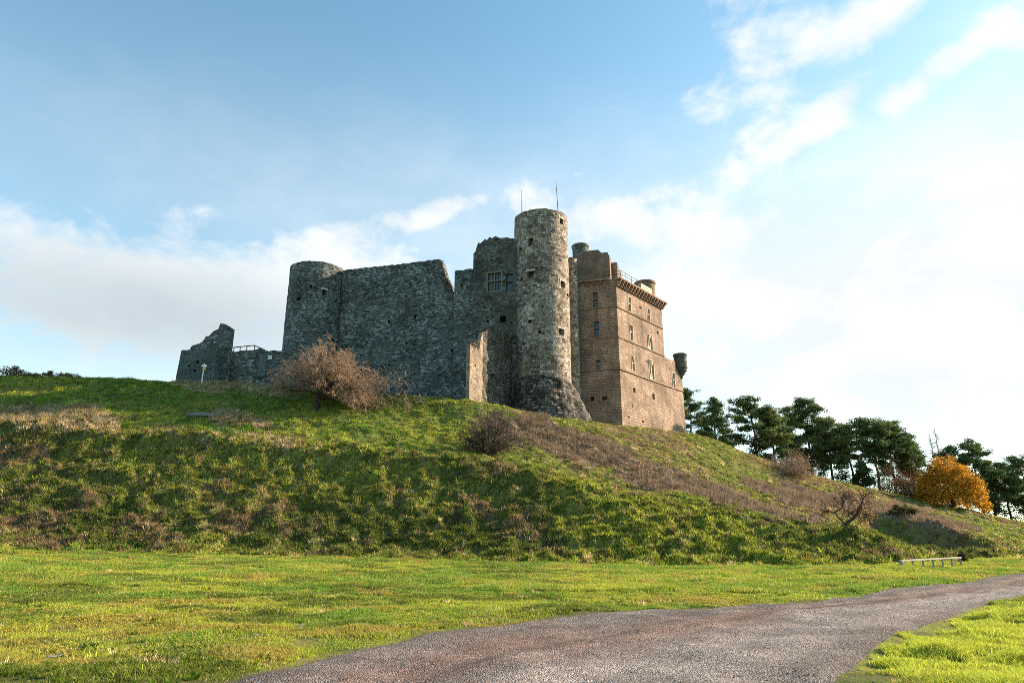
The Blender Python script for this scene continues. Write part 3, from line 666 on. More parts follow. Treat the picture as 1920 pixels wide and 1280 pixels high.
def veg_color(x, y, z, r):
    """pick a plant colour per point (r: random 0..1)"""
    px, py, n1, n2, n3, dead, tan, bank, low = fields(x, y, z)
    c = np.zeros((len(x), 3))
    def lay(mask, col): c[mask] = PAL[col]
    # meadow
    c[:] = PAL['green']
    q = n1 + .25 * (n3 - .5) + .3 * (r - .5)
    lay(q > .52, 'yellow'); lay(q < .40, 'lush')
    meadow = bank < .35
    nearr = sstep(22, 12, y) 
    lay(meadow & (fbm(x / 1.3, y / 1.3, 81, 2) + .25 * (r - .5) + .14 * nearr > .67), 'moss')
    dk_ = meadow & (fbm(x / 2.4, y / 1.5, 83, 3) + .12 * (r - .5) > .575) & (x < 3); c[dk_] = PAL['green'] * .68
    lay(meadow & (r > .95), 'tan')
    right = (x > 4.5) & meadow & (y < 26) & (x / np.maximum(y, 1) > .42)
    rr = right & (inpoly_right(x, y))
    c[rr] = PAL['yellow'] * 1.3; lay(rr & (q < .42), 'green'); lay(rr & (r > .93), 'moss')
    # bank
    b = bank >= .35
    qb = n2 + .3 * (n3 - .5) + .35 * (r - .5)
    up = b & (low < .5); lo = b & (low >= .5)
    lay(lo & (qb < .44), 'dark'); lay(lo & (qb >= .44) & (qb < .54), 'green'); lay(lo & (qb >= .54), 'olive'); lay(lo & (qb >= .50) & (r < .5), 'yellow')
    lw = lo & (n1 + .3 * (r - .5) > np.interp(px, [0, 500, 900, 1300], [.60, .61, .66, .70])); lay(lw, 'brown')
    lay(lo & (r > .965), 'tan')
    lay(lo & (px > 1050) & (qb > .47) & (r < .8), 'yellow')
    ug = up & (px < 900)
    lay(ug, 'green'); lay(ug & (qb > .5), 'yellow'); lay(ug & (qb < .40), 'lush'); lay(ug & (r > .9), 'olive')
    ur = up & (px >= 900)
    lay(ur, 'olive'); lay(ur & (qb < .47), 'green'); lay(ur & (qb > .60), 'brown'); lay(ur & (r > .9), 'tan'); lay(ur & (qb > .5) & (r < .25), 'yellow')
    d = b & (r * .95 + .12 < dead); lay(d, 'purple'); lay(d & (n3 + .4 * (r - .3) > .68), 'brown')
    t = b & (r < tan); lay(t, 'tan'); lay(t & (n3 > .62), 'olive')
    return c
RRx = RRs
def inpoly_right(x, y):
    # right of the road: compare with right edge
    yy = RRs[:, 1]; o = np.argsort(yy); xe = np.interp(y, yy[o], RRs[o, 0]); return x > xe - .8
r = rng.random(len(V))
core = (V[:, 0] > -80) & (V[:, 0] < 120) & (V[:, 1] > 3) & (V[:, 1] < 135)
gc = np.tile(PAL['olive'] * .8, (len(V), 1)); gc[core] = veg_color(V[core, 0], V[core, 1], V[core, 2], np.full(core.sum(), .5) + .2 * (r[core] - .5))
soil = np.array((.10, .075, .045)); gc = gc * .6 + soil * .4
M_ground = bpy.data.materials.new('grassy_soil'); n = nt_of(M_ground); b = principled(n, 1, .05)
at = nd(n, 'ShaderNodeAttribute', attribute_name='Col'); tc = nd(n, 'ShaderNodeTexCoord')
nz = nd(n, 'ShaderNodeTexNoise', i={'Scale': 2.5, 'Detail': 8, 'Roughness': .7}); ln(n, tc.outputs['Object'], nz.inputs['Vector'])
rr_ = ramp(n, [(.3, .55), (.7, 1.4)]); ln(n, nz.outputs[0], rr_.inputs[0])
c = mixc(n, 1., at.outputs['Color'], rr_.outputs[0], 'MULTIPLY')
nz2 = nd(n, 'ShaderNodeTexNoise', i={'Scale': 1.1, 'Detail': 6, 'Roughness': .6}); ln(n, tc.outputs['Object'], nz2.inputs['Vector'])
r2 = ramp(n, [(.55, 0.), (.70, 1.)]); ln(n, nz2.outputs[0], r2.inputs[0])
c = mixc(n, mth(n, 'MULTIPLY', r2.outputs[0], .6), c, (.13, .095, .06)); ln(n, c, b.inputs['Base Color'])
bp = nd(n, 'ShaderNodeBump', i={'Strength': .8, 'Distance': .12}); ln(n, nz.outputs[0], bp.inputs['Height']); ln(n, bp.outputs[0], b.inputs['Normal'])
g = link('ground', mesh_np('ground', V, F, 4, gc, True), M_ground); g['kind'] = 'structure'

# ------------------------------------------------------------------ road
nw = 46
T = np.linspace(0, 1, nw)
n_l = 420
RLd, RRd = resample(RL, n_l), resample(RR, n_l)
ed = (vnoise(np.arange(n_l) * .31, np.zeros(n_l), 91) - .5) * .5
RX = RLd[:, None, 0] * (1 - T) + RRd[:, None, 0] * T; RY = RLd[:, None, 1] * (1 - T) + RRd[:, None, 1] * T
# ruts: two worn wheel lines
rut = .05 * np.exp(-((T - .33) / .06) ** 2) + .05 * np.exp(-((T - .70) / .06) ** 2)
RZ = height(RX, RY) + .045 - rut[None] * .5 + .02 * (fbm(RX / .7, RY / .7, 95, 2) - .5) - .09 * np.maximum(np.abs(2 * T - 1)[None] - .93, 0) / .07
RV = np.stack([RX, RY, RZ], -1).reshape(-1, 3); I = np.arange(n_l * nw).reshape(n_l, nw)
RF = np.stack([I[:-1, :-1], I[:-1, 1:], I[1:, 1:], I[1:, :-1]], -1).reshape(-1, 4)
rcol = np.zeros((n_l, nw, 3)); TT = np.broadcast_to(T, (n_l, nw)); wob = (fbm(RX / 4, RY / 4, 97, 3) - .5) * .35
red = np.exp(-((TT + wob - .38) / .13) ** 2)[..., None]; pale = np.exp(-((TT + wob - .72) / .13) ** 2)[..., None]
rcol[:] = (.15, .122, .112); rcol = rcol * (1 - .75 * red) + np.array((.16, .098, .08)) * .75 * red; st = fbm(TT * 11 + wob * 4, np.arange(n_l)[:, None] * .02 + TT * 0, 99, 3)[..., None]; rcol = rcol * (.25 + 1.5 * st); rcol = rcol * (1 - .6 * pale) + np.array((.27, .235, .22)) * .6 * pale
M_road = bpy.data.materials.new('gravel'); n = nt_of(M_road); b = principled(n, .95, .15)
at = nd(n, 'ShaderNodeAttribute', attribute_name='Col'); tc = nd(n, 'ShaderNodeTexCoord')
vo = nd(n, 'ShaderNodeTexVoronoi', i={'Scale': 42.}); ln(n, tc.outputs['Object'], vo.inputs['Vector'])
vo2 = nd(n, 'ShaderNodeTexVoronoi', i={'Scale': 17.}); ln(n, tc.outputs['Object'], vo2.inputs['Vector'])
bw = nd(n, 'ShaderNodeRGBToBW'); ln(n, vo.outputs['Color'], bw.inputs[0]); bw2 = nd(n, 'ShaderNodeRGBToBW'); ln(n, vo2.outputs['Color'], bw2.inputs[0])
sm = mth(n, 'ADD', mth(n, 'MULTIPLY', bw.outputs[0], .65), mth(n, 'MULTIPLY', bw2.outputs[0], .35))
rp_ = ramp(n, [(.2, .45), (.55, 1.), (.85, 1.9)]); ln(n, sm, rp_.inputs[0])
c = mixc(n, 1., at.outputs['Color'], rp_.outputs[0], 'MULTIPLY')
nz = nd(n, 'ShaderNodeTexNoise', i={'Scale': .9, 'Detail': 5}); ln(n, tc.outputs['Object'], nz.inputs['Vector'])
r2 = ramp(n, [(.35, .75), (.65, 1.25)]); ln(n, nz.outputs[0], r2.inputs[0]); c = mixc(n, 1., c, r2.outputs[0], 'MULTIPLY')
ln(n, c, b.inputs['Base Color'])
hh = mth(n, 'SUBTRACT', 1., vo.outputs['Distance']); bp = nd(n, 'ShaderNodeBump', i={'Strength': .9, 'Distance': .03}); ln(n, hh, bp.inputs['Height']); ln(n, bp.outputs[0], b.inputs['Normal'])
ro = link('road', mesh_np('road', RV, RF, 4, rcol.reshape(-1, 3), True), M_road); ro['kind'] = 'structure'

# loose stones on the road
M_fol = foliage('blades', .38); M_stonec = bpy.data.materials.new('loose_gravel'); n = nt_of(M_stonec); b = principled(n, .9, .2); at = nd(n, 'ShaderNodeAttribute', attribute_name='Col'); ln(n, at.outputs['Color'], b.inputs['Base Color'])
def visible(x, y, z, m=190):
    px, py = project(x, y, z); return (y > 2) & (px > -m) & (px < 1920 + m) & (py < 1280 + 2 * m) & (py > -m)
def sample_depth(n, y0, y1, power):
    """random points over the view wedge; density per m2 falls with distance**power"""
    u = rng.random(n); e = 2 - power
    y = (y0 ** e + u * (y1 ** e - y0 ** e)) ** (1 / e) if abs(e) > 1e-6 else y0 * (y1 / y0) ** u
    x = (rng.random(n) * 2 - 1) * (y * .92 + 3.0); return x, y
x, y = sample_depth(110000, 6.5, 40, 1.7)
sd = road_sd(x, y); k = (sd > -.25 + .35 * (rng.random(len(x)) - .5)); x, y, sd = x[k], y[k], sd[k]
z = height(x, y) + np.where(sd > .1, .045, .01); k = visible(x, y, z); x, y, z = x[k], y[k], z[k]
n_ = len(x); s = (.005 + .013 * rng.random(n_) ** 4) * (.75 + y / 40)
OV = np.array([(1,0,0),(0,1,0),(-1,0,0),(0,-1,0),(0,0,.8),(0,0,-.6)], float); OF = np.array([(0,1,4),(1,2,4),(2,3,4),(3,0,4)])
A = rng.random(n_) * 6.28; jit = .6 + .8 * rng.random((n_, 6, 1)); P = OV[None] * jit * s[:, None, None]
Xr = P[..., 0] * np.cos(A)[:, None] - P[..., 1] * np.sin(A)[:, None]; Yr = P[..., 0] * np.sin(A)[:, None] + P[..., 1] * np.cos(A)[:, None]
SV = np.stack([Xr + x[:, None], Yr + y[:, None], P[..., 2] + z[:, None]], -1).reshape(-1, 3)
SF = (OF[None] + 6 * np.arange(n_)[:, None, None]).reshape(-1, 3)
tone = .5 + .95 * rng.random(n_) ** 1.5; base = np.where(rng.random(n_)[:, None] < .3, np.array((.19,.13,.105)), np.array((.18,.16,.155)))
sc_ = np.repeat(base * tone[:, None], 6, 0)
so = link('loose_gravel', mesh_np('loose_gravel', SV, SF, 3, sc_), M_stonec); so['kind'] = 'stuff'

# ------------------------------------------------------------------ grass
def blades(name, x, y, z, h, w, col, lean=.5, seg=1, mat=None, ldir=None):
    n_ = len(x); A = rng.random(n_) * 2 * np.pi; la = rng.random(n_) * 2 * np.pi if ldir is None else ldir
    l = lean * h * (.2 + rng.random(n_))
    dx, dy = np.cos(A) * w / 2, np.sin(A) * w / 2; tx, ty = np.cos(la) * l, np.sin(la) * l
    zb = z - .03 * h - .01
    if seg == 1:
        V = np.stack([np.stack([x - dx, y - dy, zb], -1), np.stack([x + dx, y + dy, zb], -1), np.stack([x + tx, y + ty, z + h], -1)], 1)
        F = np.arange(n_ * 3).reshape(n_, 3); k = 3
    else:
        mx, my = x + tx * .3, y + ty * .3; mz = z + h * .6
        V = np.stack([np.stack([x - dx, y - dy, zb], -1), np.stack([x + dx, y + dy, zb], -1), np.stack([mx + dx * .75, my + dy * .75, mz], -1), np.stack([mx - dx * .75, my - dy * .75, mz], -1),
                      np.stack([x + tx, y + ty, z + h * .95], -1)], 1)
        o = 5 * np.arange(n_)[:, None]
        F = np.concatenate([np.array([[0, 1, 2]]) + o, np.array([[0, 2, 3]]) + o, np.array([[3, 2, 4]]) + o], 1).reshape(-1, 3); k = 3
    m = V.shape[1]
    o = link(name, mesh_np(name, V.reshape(-1, 3), F, 3, np.repeat(col, m, 0)), mat or M_fol); o['kind'] = 'stuff'; return o
def colour(x, y, z, var=.3):
    c = veg_color(x, y, z, rng.random(len(x))); v = 1 + var * (rng.random(len(x)) * 2 - 1); return np.where(bankmask(x, y) < .35, 1.85, 1.7)[:, None] * c * v[:, None]

# meadow (near)
x, y = sample_depth(1900000, 6.5, 24, 1.5)
sd = road_sd(x, y); dens = fbm(x / .55, y / .55, 101, 3); k = (sd < .25 - 1.5 * (fbm(x / .9, y / .9, 103, 3) - .22)) & (dens + .35 * (rng.random(len(x)) - .5) > .40)
x, y, dens = x[k], y[k], dens[k]; z = height(x, y); k = visible(x, y, z); x, y, z, dens = x[k], y[k], z[k], dens[k]
rt_ = inpoly_right(x, y)
clump = sstep(.5, .72, fbm(x / .9, y / .9, 105, 2))
h = (.022 + .03 * rng.random(len(x))) * (1 + 1.3 * clump) * (.6 + .8 * vnoise(x / .28, y / .28, 107)) * np.where(rt_, 2.2, 1) * (.8 + .012 * y)
h = h * (.35 + .65 * sstep(-.1, .9, -road_sd(x, y) + .5 * (vnoise(x / .5, y / .5, 109) - .5)))
blades('meadow_grass', x, y, z, h, .004 + .0007 * y + .003 * clump, colour(x, y, z), .9, 2)
# meadow (far)
x, y = sample_depth(1450000, 22, 62, 1.3)
a_ = np.clip(x / y, -1.2, 1.4); yf = np.interp(a_, AG, KY[:, 4])
sd = road_sd(x, y); k = (sd < -.1 - .8 * (vnoise(x / .9, y / .9, 103) - .35)) & (y < yf + 2.5); x, y = x[k], y[k]; z = height(x, y); k = visible(x, y, z); x, y, z = x[k], y[k], z[k]
clump = sstep(.48, .7, fbm(x / 1.2, y / 1.2, 105, 3))
h = (.035 + .05 * rng.random(len(x))) * (1 + 1.6 * clump)
blades('meadow_grass', x, y, z, h, .014 + .0007 * y, colour(x, y, z), .8, 1)
x, y = sample_depth(22000, 6.5, 46, 1.25); k = (road_sd(x, y) < -.45) & (fbm(x / 1.1, y / 1.1, 113, 2) > .5); x, y = x[k], y[k]
z = height(x, y); k = visible(x, y, z) & (bankmask(x, y) < .3); x, y, z = x[k], y[k], z[k]
def tuft(name, cx, cy, nb, rad, h, w, col, lean, seg=1, hv=.6):
    n_ = len(cx); a = rng.random((n_, nb)) * 2 * np.pi; q = np.sqrt(rng.random((n_, nb))) * rad[:, None]
    x = (cx[:, None] + np.cos(a) * q).ravel(); y = (cy[:, None] + np.sin(a) * q).ravel(); z = height(x, y)
    hh = np.repeat(h, nb) * (1 - hv + hv * rng.random(n_ * nb)); c = np.repeat(col, nb, 0) * (.75 + .5 * rng.random(n_ * nb))[:, None]
    return blades(name, x, y, z, hh, np.repeat(w, nb) * (.6 + .8 * rng.random(n_ * nb)), c, lean, seg, ldir=a.ravel() + rng.normal(0, .5, n_ * nb))
tuft('meadow_tussocks', x, y, 30, .05 + .13 * rng.random(len(x)), .05 + .08 * rng.random(len(x)) ** 2 + .0008 * y, .008 + .0007 * y, colour(x, y, z, .4), 1.1)
# broad-leaved weeds in the meadow
x, y = sample_depth(9000, 6.5, 40, 1.2); k = (road_sd(x, y) < -.4) & (fbm(x / 1.6, y / 1.6, 111, 2) > .54); x, y = x[k], y[k]
z = height(x, y); k = visible(x, y, z) & (bankmask(x, y) < .3); x, y = x[k], y[k]
nb = 9; xx = np.repeat(x, nb) + rng.normal(0, .03, len(x) * nb); yy = np.repeat(y, nb) + rng.normal(0, .03, len(x) * nb); zz = height(xx, yy)
cc = np.repeat(np.where(rng.random(len(x))[:, None] < .5, PAL['lush'], PAL['green']) * (.6 + .8 * rng.random(len(x)))[:, None], nb, 0)
blades('meadow_weeds', xx, yy, zz, .03 + .05 * rng.random(len(xx)), .02 + .03 * rng.random(len(xx)), cc, 1.9, 2)
# bank: tussocks
def tuft(name, cx, cy, nb, rad, h, w, col, lean, seg=1, hv=.6):
    n_ = len(cx); a = rng.random((n_, nb)) * 2 * np.pi; q = np.sqrt(rng.random((n_, nb))) * rad[:, None]
    x = (cx[:, None] + np.cos(a) * q).ravel(); y = (cy[:, None] + np.sin(a) * q).ravel(); z = height(x, y)
    hh = np.repeat(h, nb) * (1 - hv + hv * rng.random(n_ * nb)); c = np.repeat(col, nb, 0) * (.75 + .5 * rng.random(n_ * nb))[:, None]
    return blades(name, x, y, z, hh, np.repeat(w, nb) * (.6 + .8 * rng.random(n_ * nb)), c, lean, seg, ldir=a.ravel() + rng.normal(0, .5, n_ * nb))
def bank_points(n, y0, y1):
    x, y = sample_depth(n, y0, y1, .9); z = height(x, y); b = bankmask(x, y)
    a_ = np.clip(x / y, -1.2, 1.4); yc = np.interp(a_, AG, KY[:, 10])
    k = visible(x, y, z, 110) & (b > .25) & (y < yc + 4); return x[k], y[k], z[k]
x, y, z = bank_points(118000, 40, 126)
px, py, n1, n2, n3, dead, tan, bank, low = fields(x, y, z)
c = colour(x, y, z, .35)
nn = vnoise(x / 1.7, y / 1.7, 121)
h = .10 + .10 * rng.random(len(x)) + low * (.22 * np.clip(nn - .25, 0, 1) + .08) + .15 * sstep(.55, .8, n1)
c = c * np.where(rng.random(len(x)) < .3, .5, 1.1)[:, None]
tuft('bank_grass', x, y, 9, .10 + .14 * rng.random(len(x)), h, .045 + .0005 * y, c, .8)
x, y, z = bank_points(30000, 41, 112)
px, py, n1, n2, n3, dead, tan, bank, low = fields(x, y, z)
k = rng.random(len(x)) < (.25 + .6 * low) * (1 - .7 * dead); x, y, z, low = x[k], y[k], z[k], low[k]
tuft('bank_tussocks', x, y, 26, .14 + .30 * rng.random(len(x)), .2 + .40 * rng.random(len(x)) ** 2, np.full(len(x), .06), colour(x, y, z, .55), 1.1)
# dead stalks: purple-brown strip and tan strips
x, y, z = bank_points(150000, 48, 118)
px, py, n1, n2, n3, dead, tan, bank, low = fields(x, y, z)
k = rng.random(len(x)) < np.maximum(dead, tan * .9) * .62; x, y, z, dead, tan, n3 = x[k], y[k], z[k], dead[k], tan[k], n3[k]
c = np.where((tan > dead)[:, None], PAL['tan'], PAL['purple']) * (.4 + 1.1 * rng.random(len(x)))[:, None]
g = rng.random(len(x)) < .12; c[g] = PAL['brown']
tuft('dead_grass', x, y, 10, .12 + .2 * rng.random(len(x)), np.where(tan > dead, .35, .40) + .75 * rng.random(len(x)) * n3, np.full(len(x), .042), c, .4)
# leafy weeds and dry sprigs all over the lower bank
x, y, z = bank_points(60000, 42, 90)
px, py, n1, n2, n3, dead, tan, bank, low = fields(x, y, z)
k = (rng.random(len(x)) < low * .8 + .12); x, y, z = x[k], y[k], z[k]
c = np.where(rng.random(len(x))[:, None] < .62, PAL['green'], np.where(rng.random(len(x))[:, None] < .5, PAL['brown'], PAL['olive'])) * (.5 + .9 * rng.random(len(x)))[:, None]
tuft('bank_weeds', x, y, 8, .1 + .12 * rng.random(len(x)), .12 + .3 * rng.random(len(x)) ** 2, .10 + .08 * rng.random(len(x)), c * 1.2, 1.2)

# ------------------------------------------------------------------ woody plants
def tubes(name, segs, mat, parent=None, k=4, col=None):
    S = np.array([(*a, *b, r0, r1) for a, b, r0, r1 in segs]); p0, p1, r0, r1 = S[:, :3], S[:, 3:6], S[:, 6], S[:, 7]
    d = p1 - p0; d /= np.linalg.norm(d, axis=1, keepdims=True) + 1e-9
    ref = np.where(np.abs(d[:, 2:3]) < .9, np.array([[0, 0, 1.]]), np.array([[1., 0, 0]])); a = np.cross(d, ref); a /= np.linalg.norm(a, axis=1, keepdims=True); b = np.cross(d, a)
    t = np.arange(k) * 2 * np.pi / k; R = np.cos(t)[None, :, None] * a[:, None] + np.sin(t)[None, :, None] * b[:, None]
    V = np.concatenate([p0[:, None] + R * r0[:, None, None], p1[:, None] + R * r1[:, None, None]], 1).reshape(-1, 3)
    i = np.arange(k); j = (i + 1) % k; f = np.stack([i, j, j + k, i + k], 1); F = (f[None] + 2 * k * np.arange(len(S))[:, None, None]).reshape(-1, 4)
    return link(name, mesh_np(name, V, F, 4, col, True), mat, parent)
def unit(v): return v / (np.linalg.norm(v) + 1e-9)
def grow(p, d, L, r, depth, segs, rnd, spread=.7, droop=0., kids=(3, 4), tips=None, wig=.25, shrink=.68, nseg=3):
    pts = [np.array(p)]; dd = unit(np.array(d, float)); rr = r
    for i in range(nseg):
        dd = unit(dd + rnd.normal(0, wig, 3) + np.array([0, 0, -droop])); q = pts[-1] + dd * L / nseg; r2 = rr * .85
        segs[min(depth, 9)].append((pts[-1], q, rr, r2)); pts.append(q); rr = r2
    if depth == 0:
        if tips is not None: tips.append((pts[-1], dd))
        return
    n = rnd.integers(kids[0], kids[1] + 1)
    for i in range(n):
        t = .35 + .65 * (i + rnd.random()) / n; f = t * nseg; j = min(int(f), nseg - 1); q = pts[j] + (pts[j + 1] - pts[j]) * (f - j)
        side = unit(rnd.normal(0, 1, 3)); nd_ = unit(dd * (1 - spread * .5) + side * spread)
        grow(q, nd_, L * shrink * (.75 + .5 * rnd.random()), max(rr * .72, .014), depth - 1, segs, rnd, spread, droop, kids, tips, wig, shrink, nseg)
M_bark = bark('dark_bark', (.055,.042,.034)); M_twig = bark('reddish_twigs', (.31,.205,.14)); M_pbark = bark('pine_bark', (.075,.055,.045)); M_dead = bark('grey_dead_wood', (.16,.145,.13))

def thorn_tree():
    rnd = np.random.default_rng(5); bx, by = W(592, 768, 79)[:2]; bz = gh(bx, by)
    t = empty('thorn_tree', (bx, by, bz), 'wide leafless thorn tree with dense reddish twigs on the slope below the long grey wall', 'tree')
    trunk = []; p = np.array([bx, by, bz - .3])
    for q in ([.1, 0, 1.1], [.0, .1, 1.0], [.25, 0, .8]):
        trunk.append((p, p + q, .42 - .05 * len(trunk), .38 - .05 * len(trunk))); p = p + q
    segs = {i: [] for i in range(10)}
    limbs = [(x_ + .18, y_, z_) for x_, y_, z_ in [(-.9, .1, .6), (-.7, -.6, .65), (-.25, .6, .7), (.2, -.5, .75), (.45, .4, .7), (.9, -.2, .5), (.9, .3, .05), (.95, -.3, -.08), (-.75, .5, .5), (-.3, -.9, .5), (.6, -.9, .4), (.1, 0, .85), (-.5, 0, .75), (.8, .1, .6), (.95, .1, .0), (.5, -.7, .2), (.9, .6, .2), (-.1, -.4, .8), (.4, 0, .8), (1.0, -.1, -.1)]]
    for i, l in enumerate(limbs):
        q = trunk[1][0] + (trunk[2][1] - trunk[1][0]) * (.4 + .6 * rnd.random())
        L = (4.1 if l[2] < .5 else 3.5) * (.9 + .25 * rnd.random()) * (1.2 if l[0] > 1 else 1)
        grow(q, l, L * (1.05 if l[2] < .06 else .98), .15, 5, segs, rnd, .8, .03, (4, 4), None, .22, .62, 3)
    def sq(sg):
        out = []
        for a, b, r0, r1 in sg:
            a = np.array(a); b = np.array(b)
            lim = bz + 1.5 - max(0, b[0] - bx - 1.2) * .55
            if b[2] < lim: continue
            for v in (a, b): v[2] = min(v[2], bz + 2.2) + max(0, v[2] - bz - 2.2) * .78
            out.append((a, b, r0, r1))
        return out
    for i in range(10): segs[i] = sq(segs[i])
    tubes('trunk', trunk + segs[5] + segs[4], M_bark, t, 6)
    tubes('twigs', segs[3] + segs[2] + segs[1] + segs[0], M_twig, t, 3)
thorn_tree()
def bare_shrub(px, py, Y, wpx, hpx, lab, seed, mat, name='bare_shrub', cat='shrub', n=16, depth=3, leaves=None, group=None, rr=.05):
    rnd = np.random.default_rng(seed); bx, by = W(px, py, Y)[:2]; bz = gh(bx, by); sc = Y / ray(px, py)[1] / FPX; wd, ht = wpx * sc, hpx * sc
    t = empty(name, (bx, by, bz), lab, cat, group); segs = {i: [] for i in range(10)}; tips = []
    for i in range(n):
        a = rnd.random() * 6.28; e = .15 + rnd.random() * 1.1; v = np.array([math.cos(a) * wd / 2, math.sin(a) * wd / 2, ht * e])
        grow((bx + v[0] * .15, by + v[1] * .15, bz - .1), v, np.linalg.norm(v) * .55, rr, depth, segs, rnd, .75, .05, (2, 4), tips, .25, .6, 2)
    tubes('branches', sum((segs[i] for i in range(1, 10)), []), mat, t, 3)
    tubes('twigs', segs[0], mat, t, 3)
    if leaves is not None and tips: leaf_cloud('leaves', np.array([q for q, _ in tips]), leaves[0], leaves[1], leaves[2], leaves[3], rnd, t)
    return t
def leaf_cloud(name, cent, nper, rad, size, cols, rnd, parent, flat=1., var=.35, mat=None):
    n_ = len(cent) * nper; c = np.repeat(np.asarray(cent), nper, 0); rad = np.repeat(np.broadcast_to(rad, len(cent)), nper)
    off = rnd.normal(0, 1, (n_, 3)); off *= (.95 * rnd.random(n_) ** .45 / np.linalg.norm(off, axis=1))[:, None]; off[:, 2] *= flat; p = c + off * rad[:, None]
    u = rnd.normal(0, 1, (n_, 3)); u /= np.linalg.norm(u, axis=1, keepdims=True); v = np.cross(u, rnd.normal(0, 1, (n_, 3))); v /= np.linalg.norm(v, axis=1, keepdims=True) + 1e-9
    s = size * (.5 + rnd.random(n_))[:, None]
    V = np.stack([p - u * s, p + v * s * .5, p + u * s, p - v * s * .5], 1).reshape(-1, 3); F = np.arange(4 * n_).reshape(-1, 4)
    cols = np.array(cols); ci = cols[rnd.integers(0, len(cols), n_)] * (1 + var * (2 * rnd.random(n_) - 1))[:, None]
    return link(name, mesh_np(name, V, F, 4, np.repeat(ci, 4, 0)), mat or M_leaf, parent)
M_leaf = foliage('leaves', .42); M_needle = foliage('needles', .28)
M_shrub = bark('brown_twigs', (.28,.175,.115)); M_shrubd = bark('dark_twigs', (.17,.12,.085))
bare_shrub(915, 868, 70, 95, 88, 'dark tangled leafless shrub at the end of the purple-brown dead grass', 11, M_bark, n=60, depth=3, rr=.06)
bare_shrub(1482, 893, 100, 78, 46, 'rounded reddish-brown bare shrub below the pines at the hill edge', 12, M_twig, n=70, depth=3)
bare_shrub(1668, 922, 118, 46, 52, 'small brown half-leafless bush among the bare pine trunks', 13, M_shrub, n=18, leaves=(4, .5, .12, [(.16,.10,.05),(.12,.09,.04)], ))
bare_shrub(1718, 932, 119, 60, 66, 'dark brown thicket shrub left of the orange tree', 14, M_shrubd, n=24, leaves=(5, .5, .13, [(.10,.055,.03),(.13,.07,.03)]))
# small crooked tree with a few orange leaves
def crooked():
    rnd = np.random.default_rng(23); Y = 51; bx, by = W(1586, 1008, Y)[:2]; bz = gh(bx, by)
    t = empty('crooked_tree', (bx, by, bz), 'small crooked dark tree with sparse orange leaves at the right end of the bank', 'tree')
    s = .042; P = lambda dx, dy, yy=0: np.array([bx + dx * s, by + yy, bz + dy * s])
    tr = [(P(-2, -4), P(6, 12, .1), .16, .13), (P(6, 12, .1), P(20, 22, 0), .13, .11), (P(20, 22, 0), P(28, 34, -.1), .11, .09), (P(4, 8, 0), P(-8, 24, .2), .07, .05), (P(-8, 24, .2), P(-10, 30, .3), .05, .045), (P(-10, 30, .3), P(4, 38, .3), .045, .04)]
    segs = {i: [] for i in range(10)}; tips = []
    for q, d, L in ((P(28, 34, -.1), (.9, .3, .6), 1.15), (P(24, 28), (1., -.4, .25), 1.2), (P(28, 34), (.2, -.5, 1.), 1.2), (P(14, 18), (-.2, .5, 1.), 1.5), (P(4, 38, .3), (-.5, .3, .9), 1.2), (P(4, 38, .3), (.1, -.3, 1.), 1.2), (P(-8, 26, .2), (-.9, .2, .7), .95), (P(20, 22), (.5, .6, .9), 1.4), (P(28, 34), (1., .1, .2), 1.5)):
        grow(q, d, L * .8, .05, 4, segs, rnd, .8, .02, (3, 3), tips, .28, .68, 3)
    tubes('trunk', tr + segs[4], M_bark, t, 6); tubes('twigs', segs[3] + segs[2] + segs[1] + segs[0], M_bark, t, 3)
    tp = np.array([q for q, _ in tips]); k = (vnoise(tp[:, 0] * 1.5, tp[:, 2] * 1.5, 3) > .52) & (rnd.random(len(tp)) < .35); leaf_cloud('leaves', tp[k], 4, .22, .055, [(.42,.22,.07),(.34,.17,.06),(.46,.28,.10)], rnd, t)
crooked()

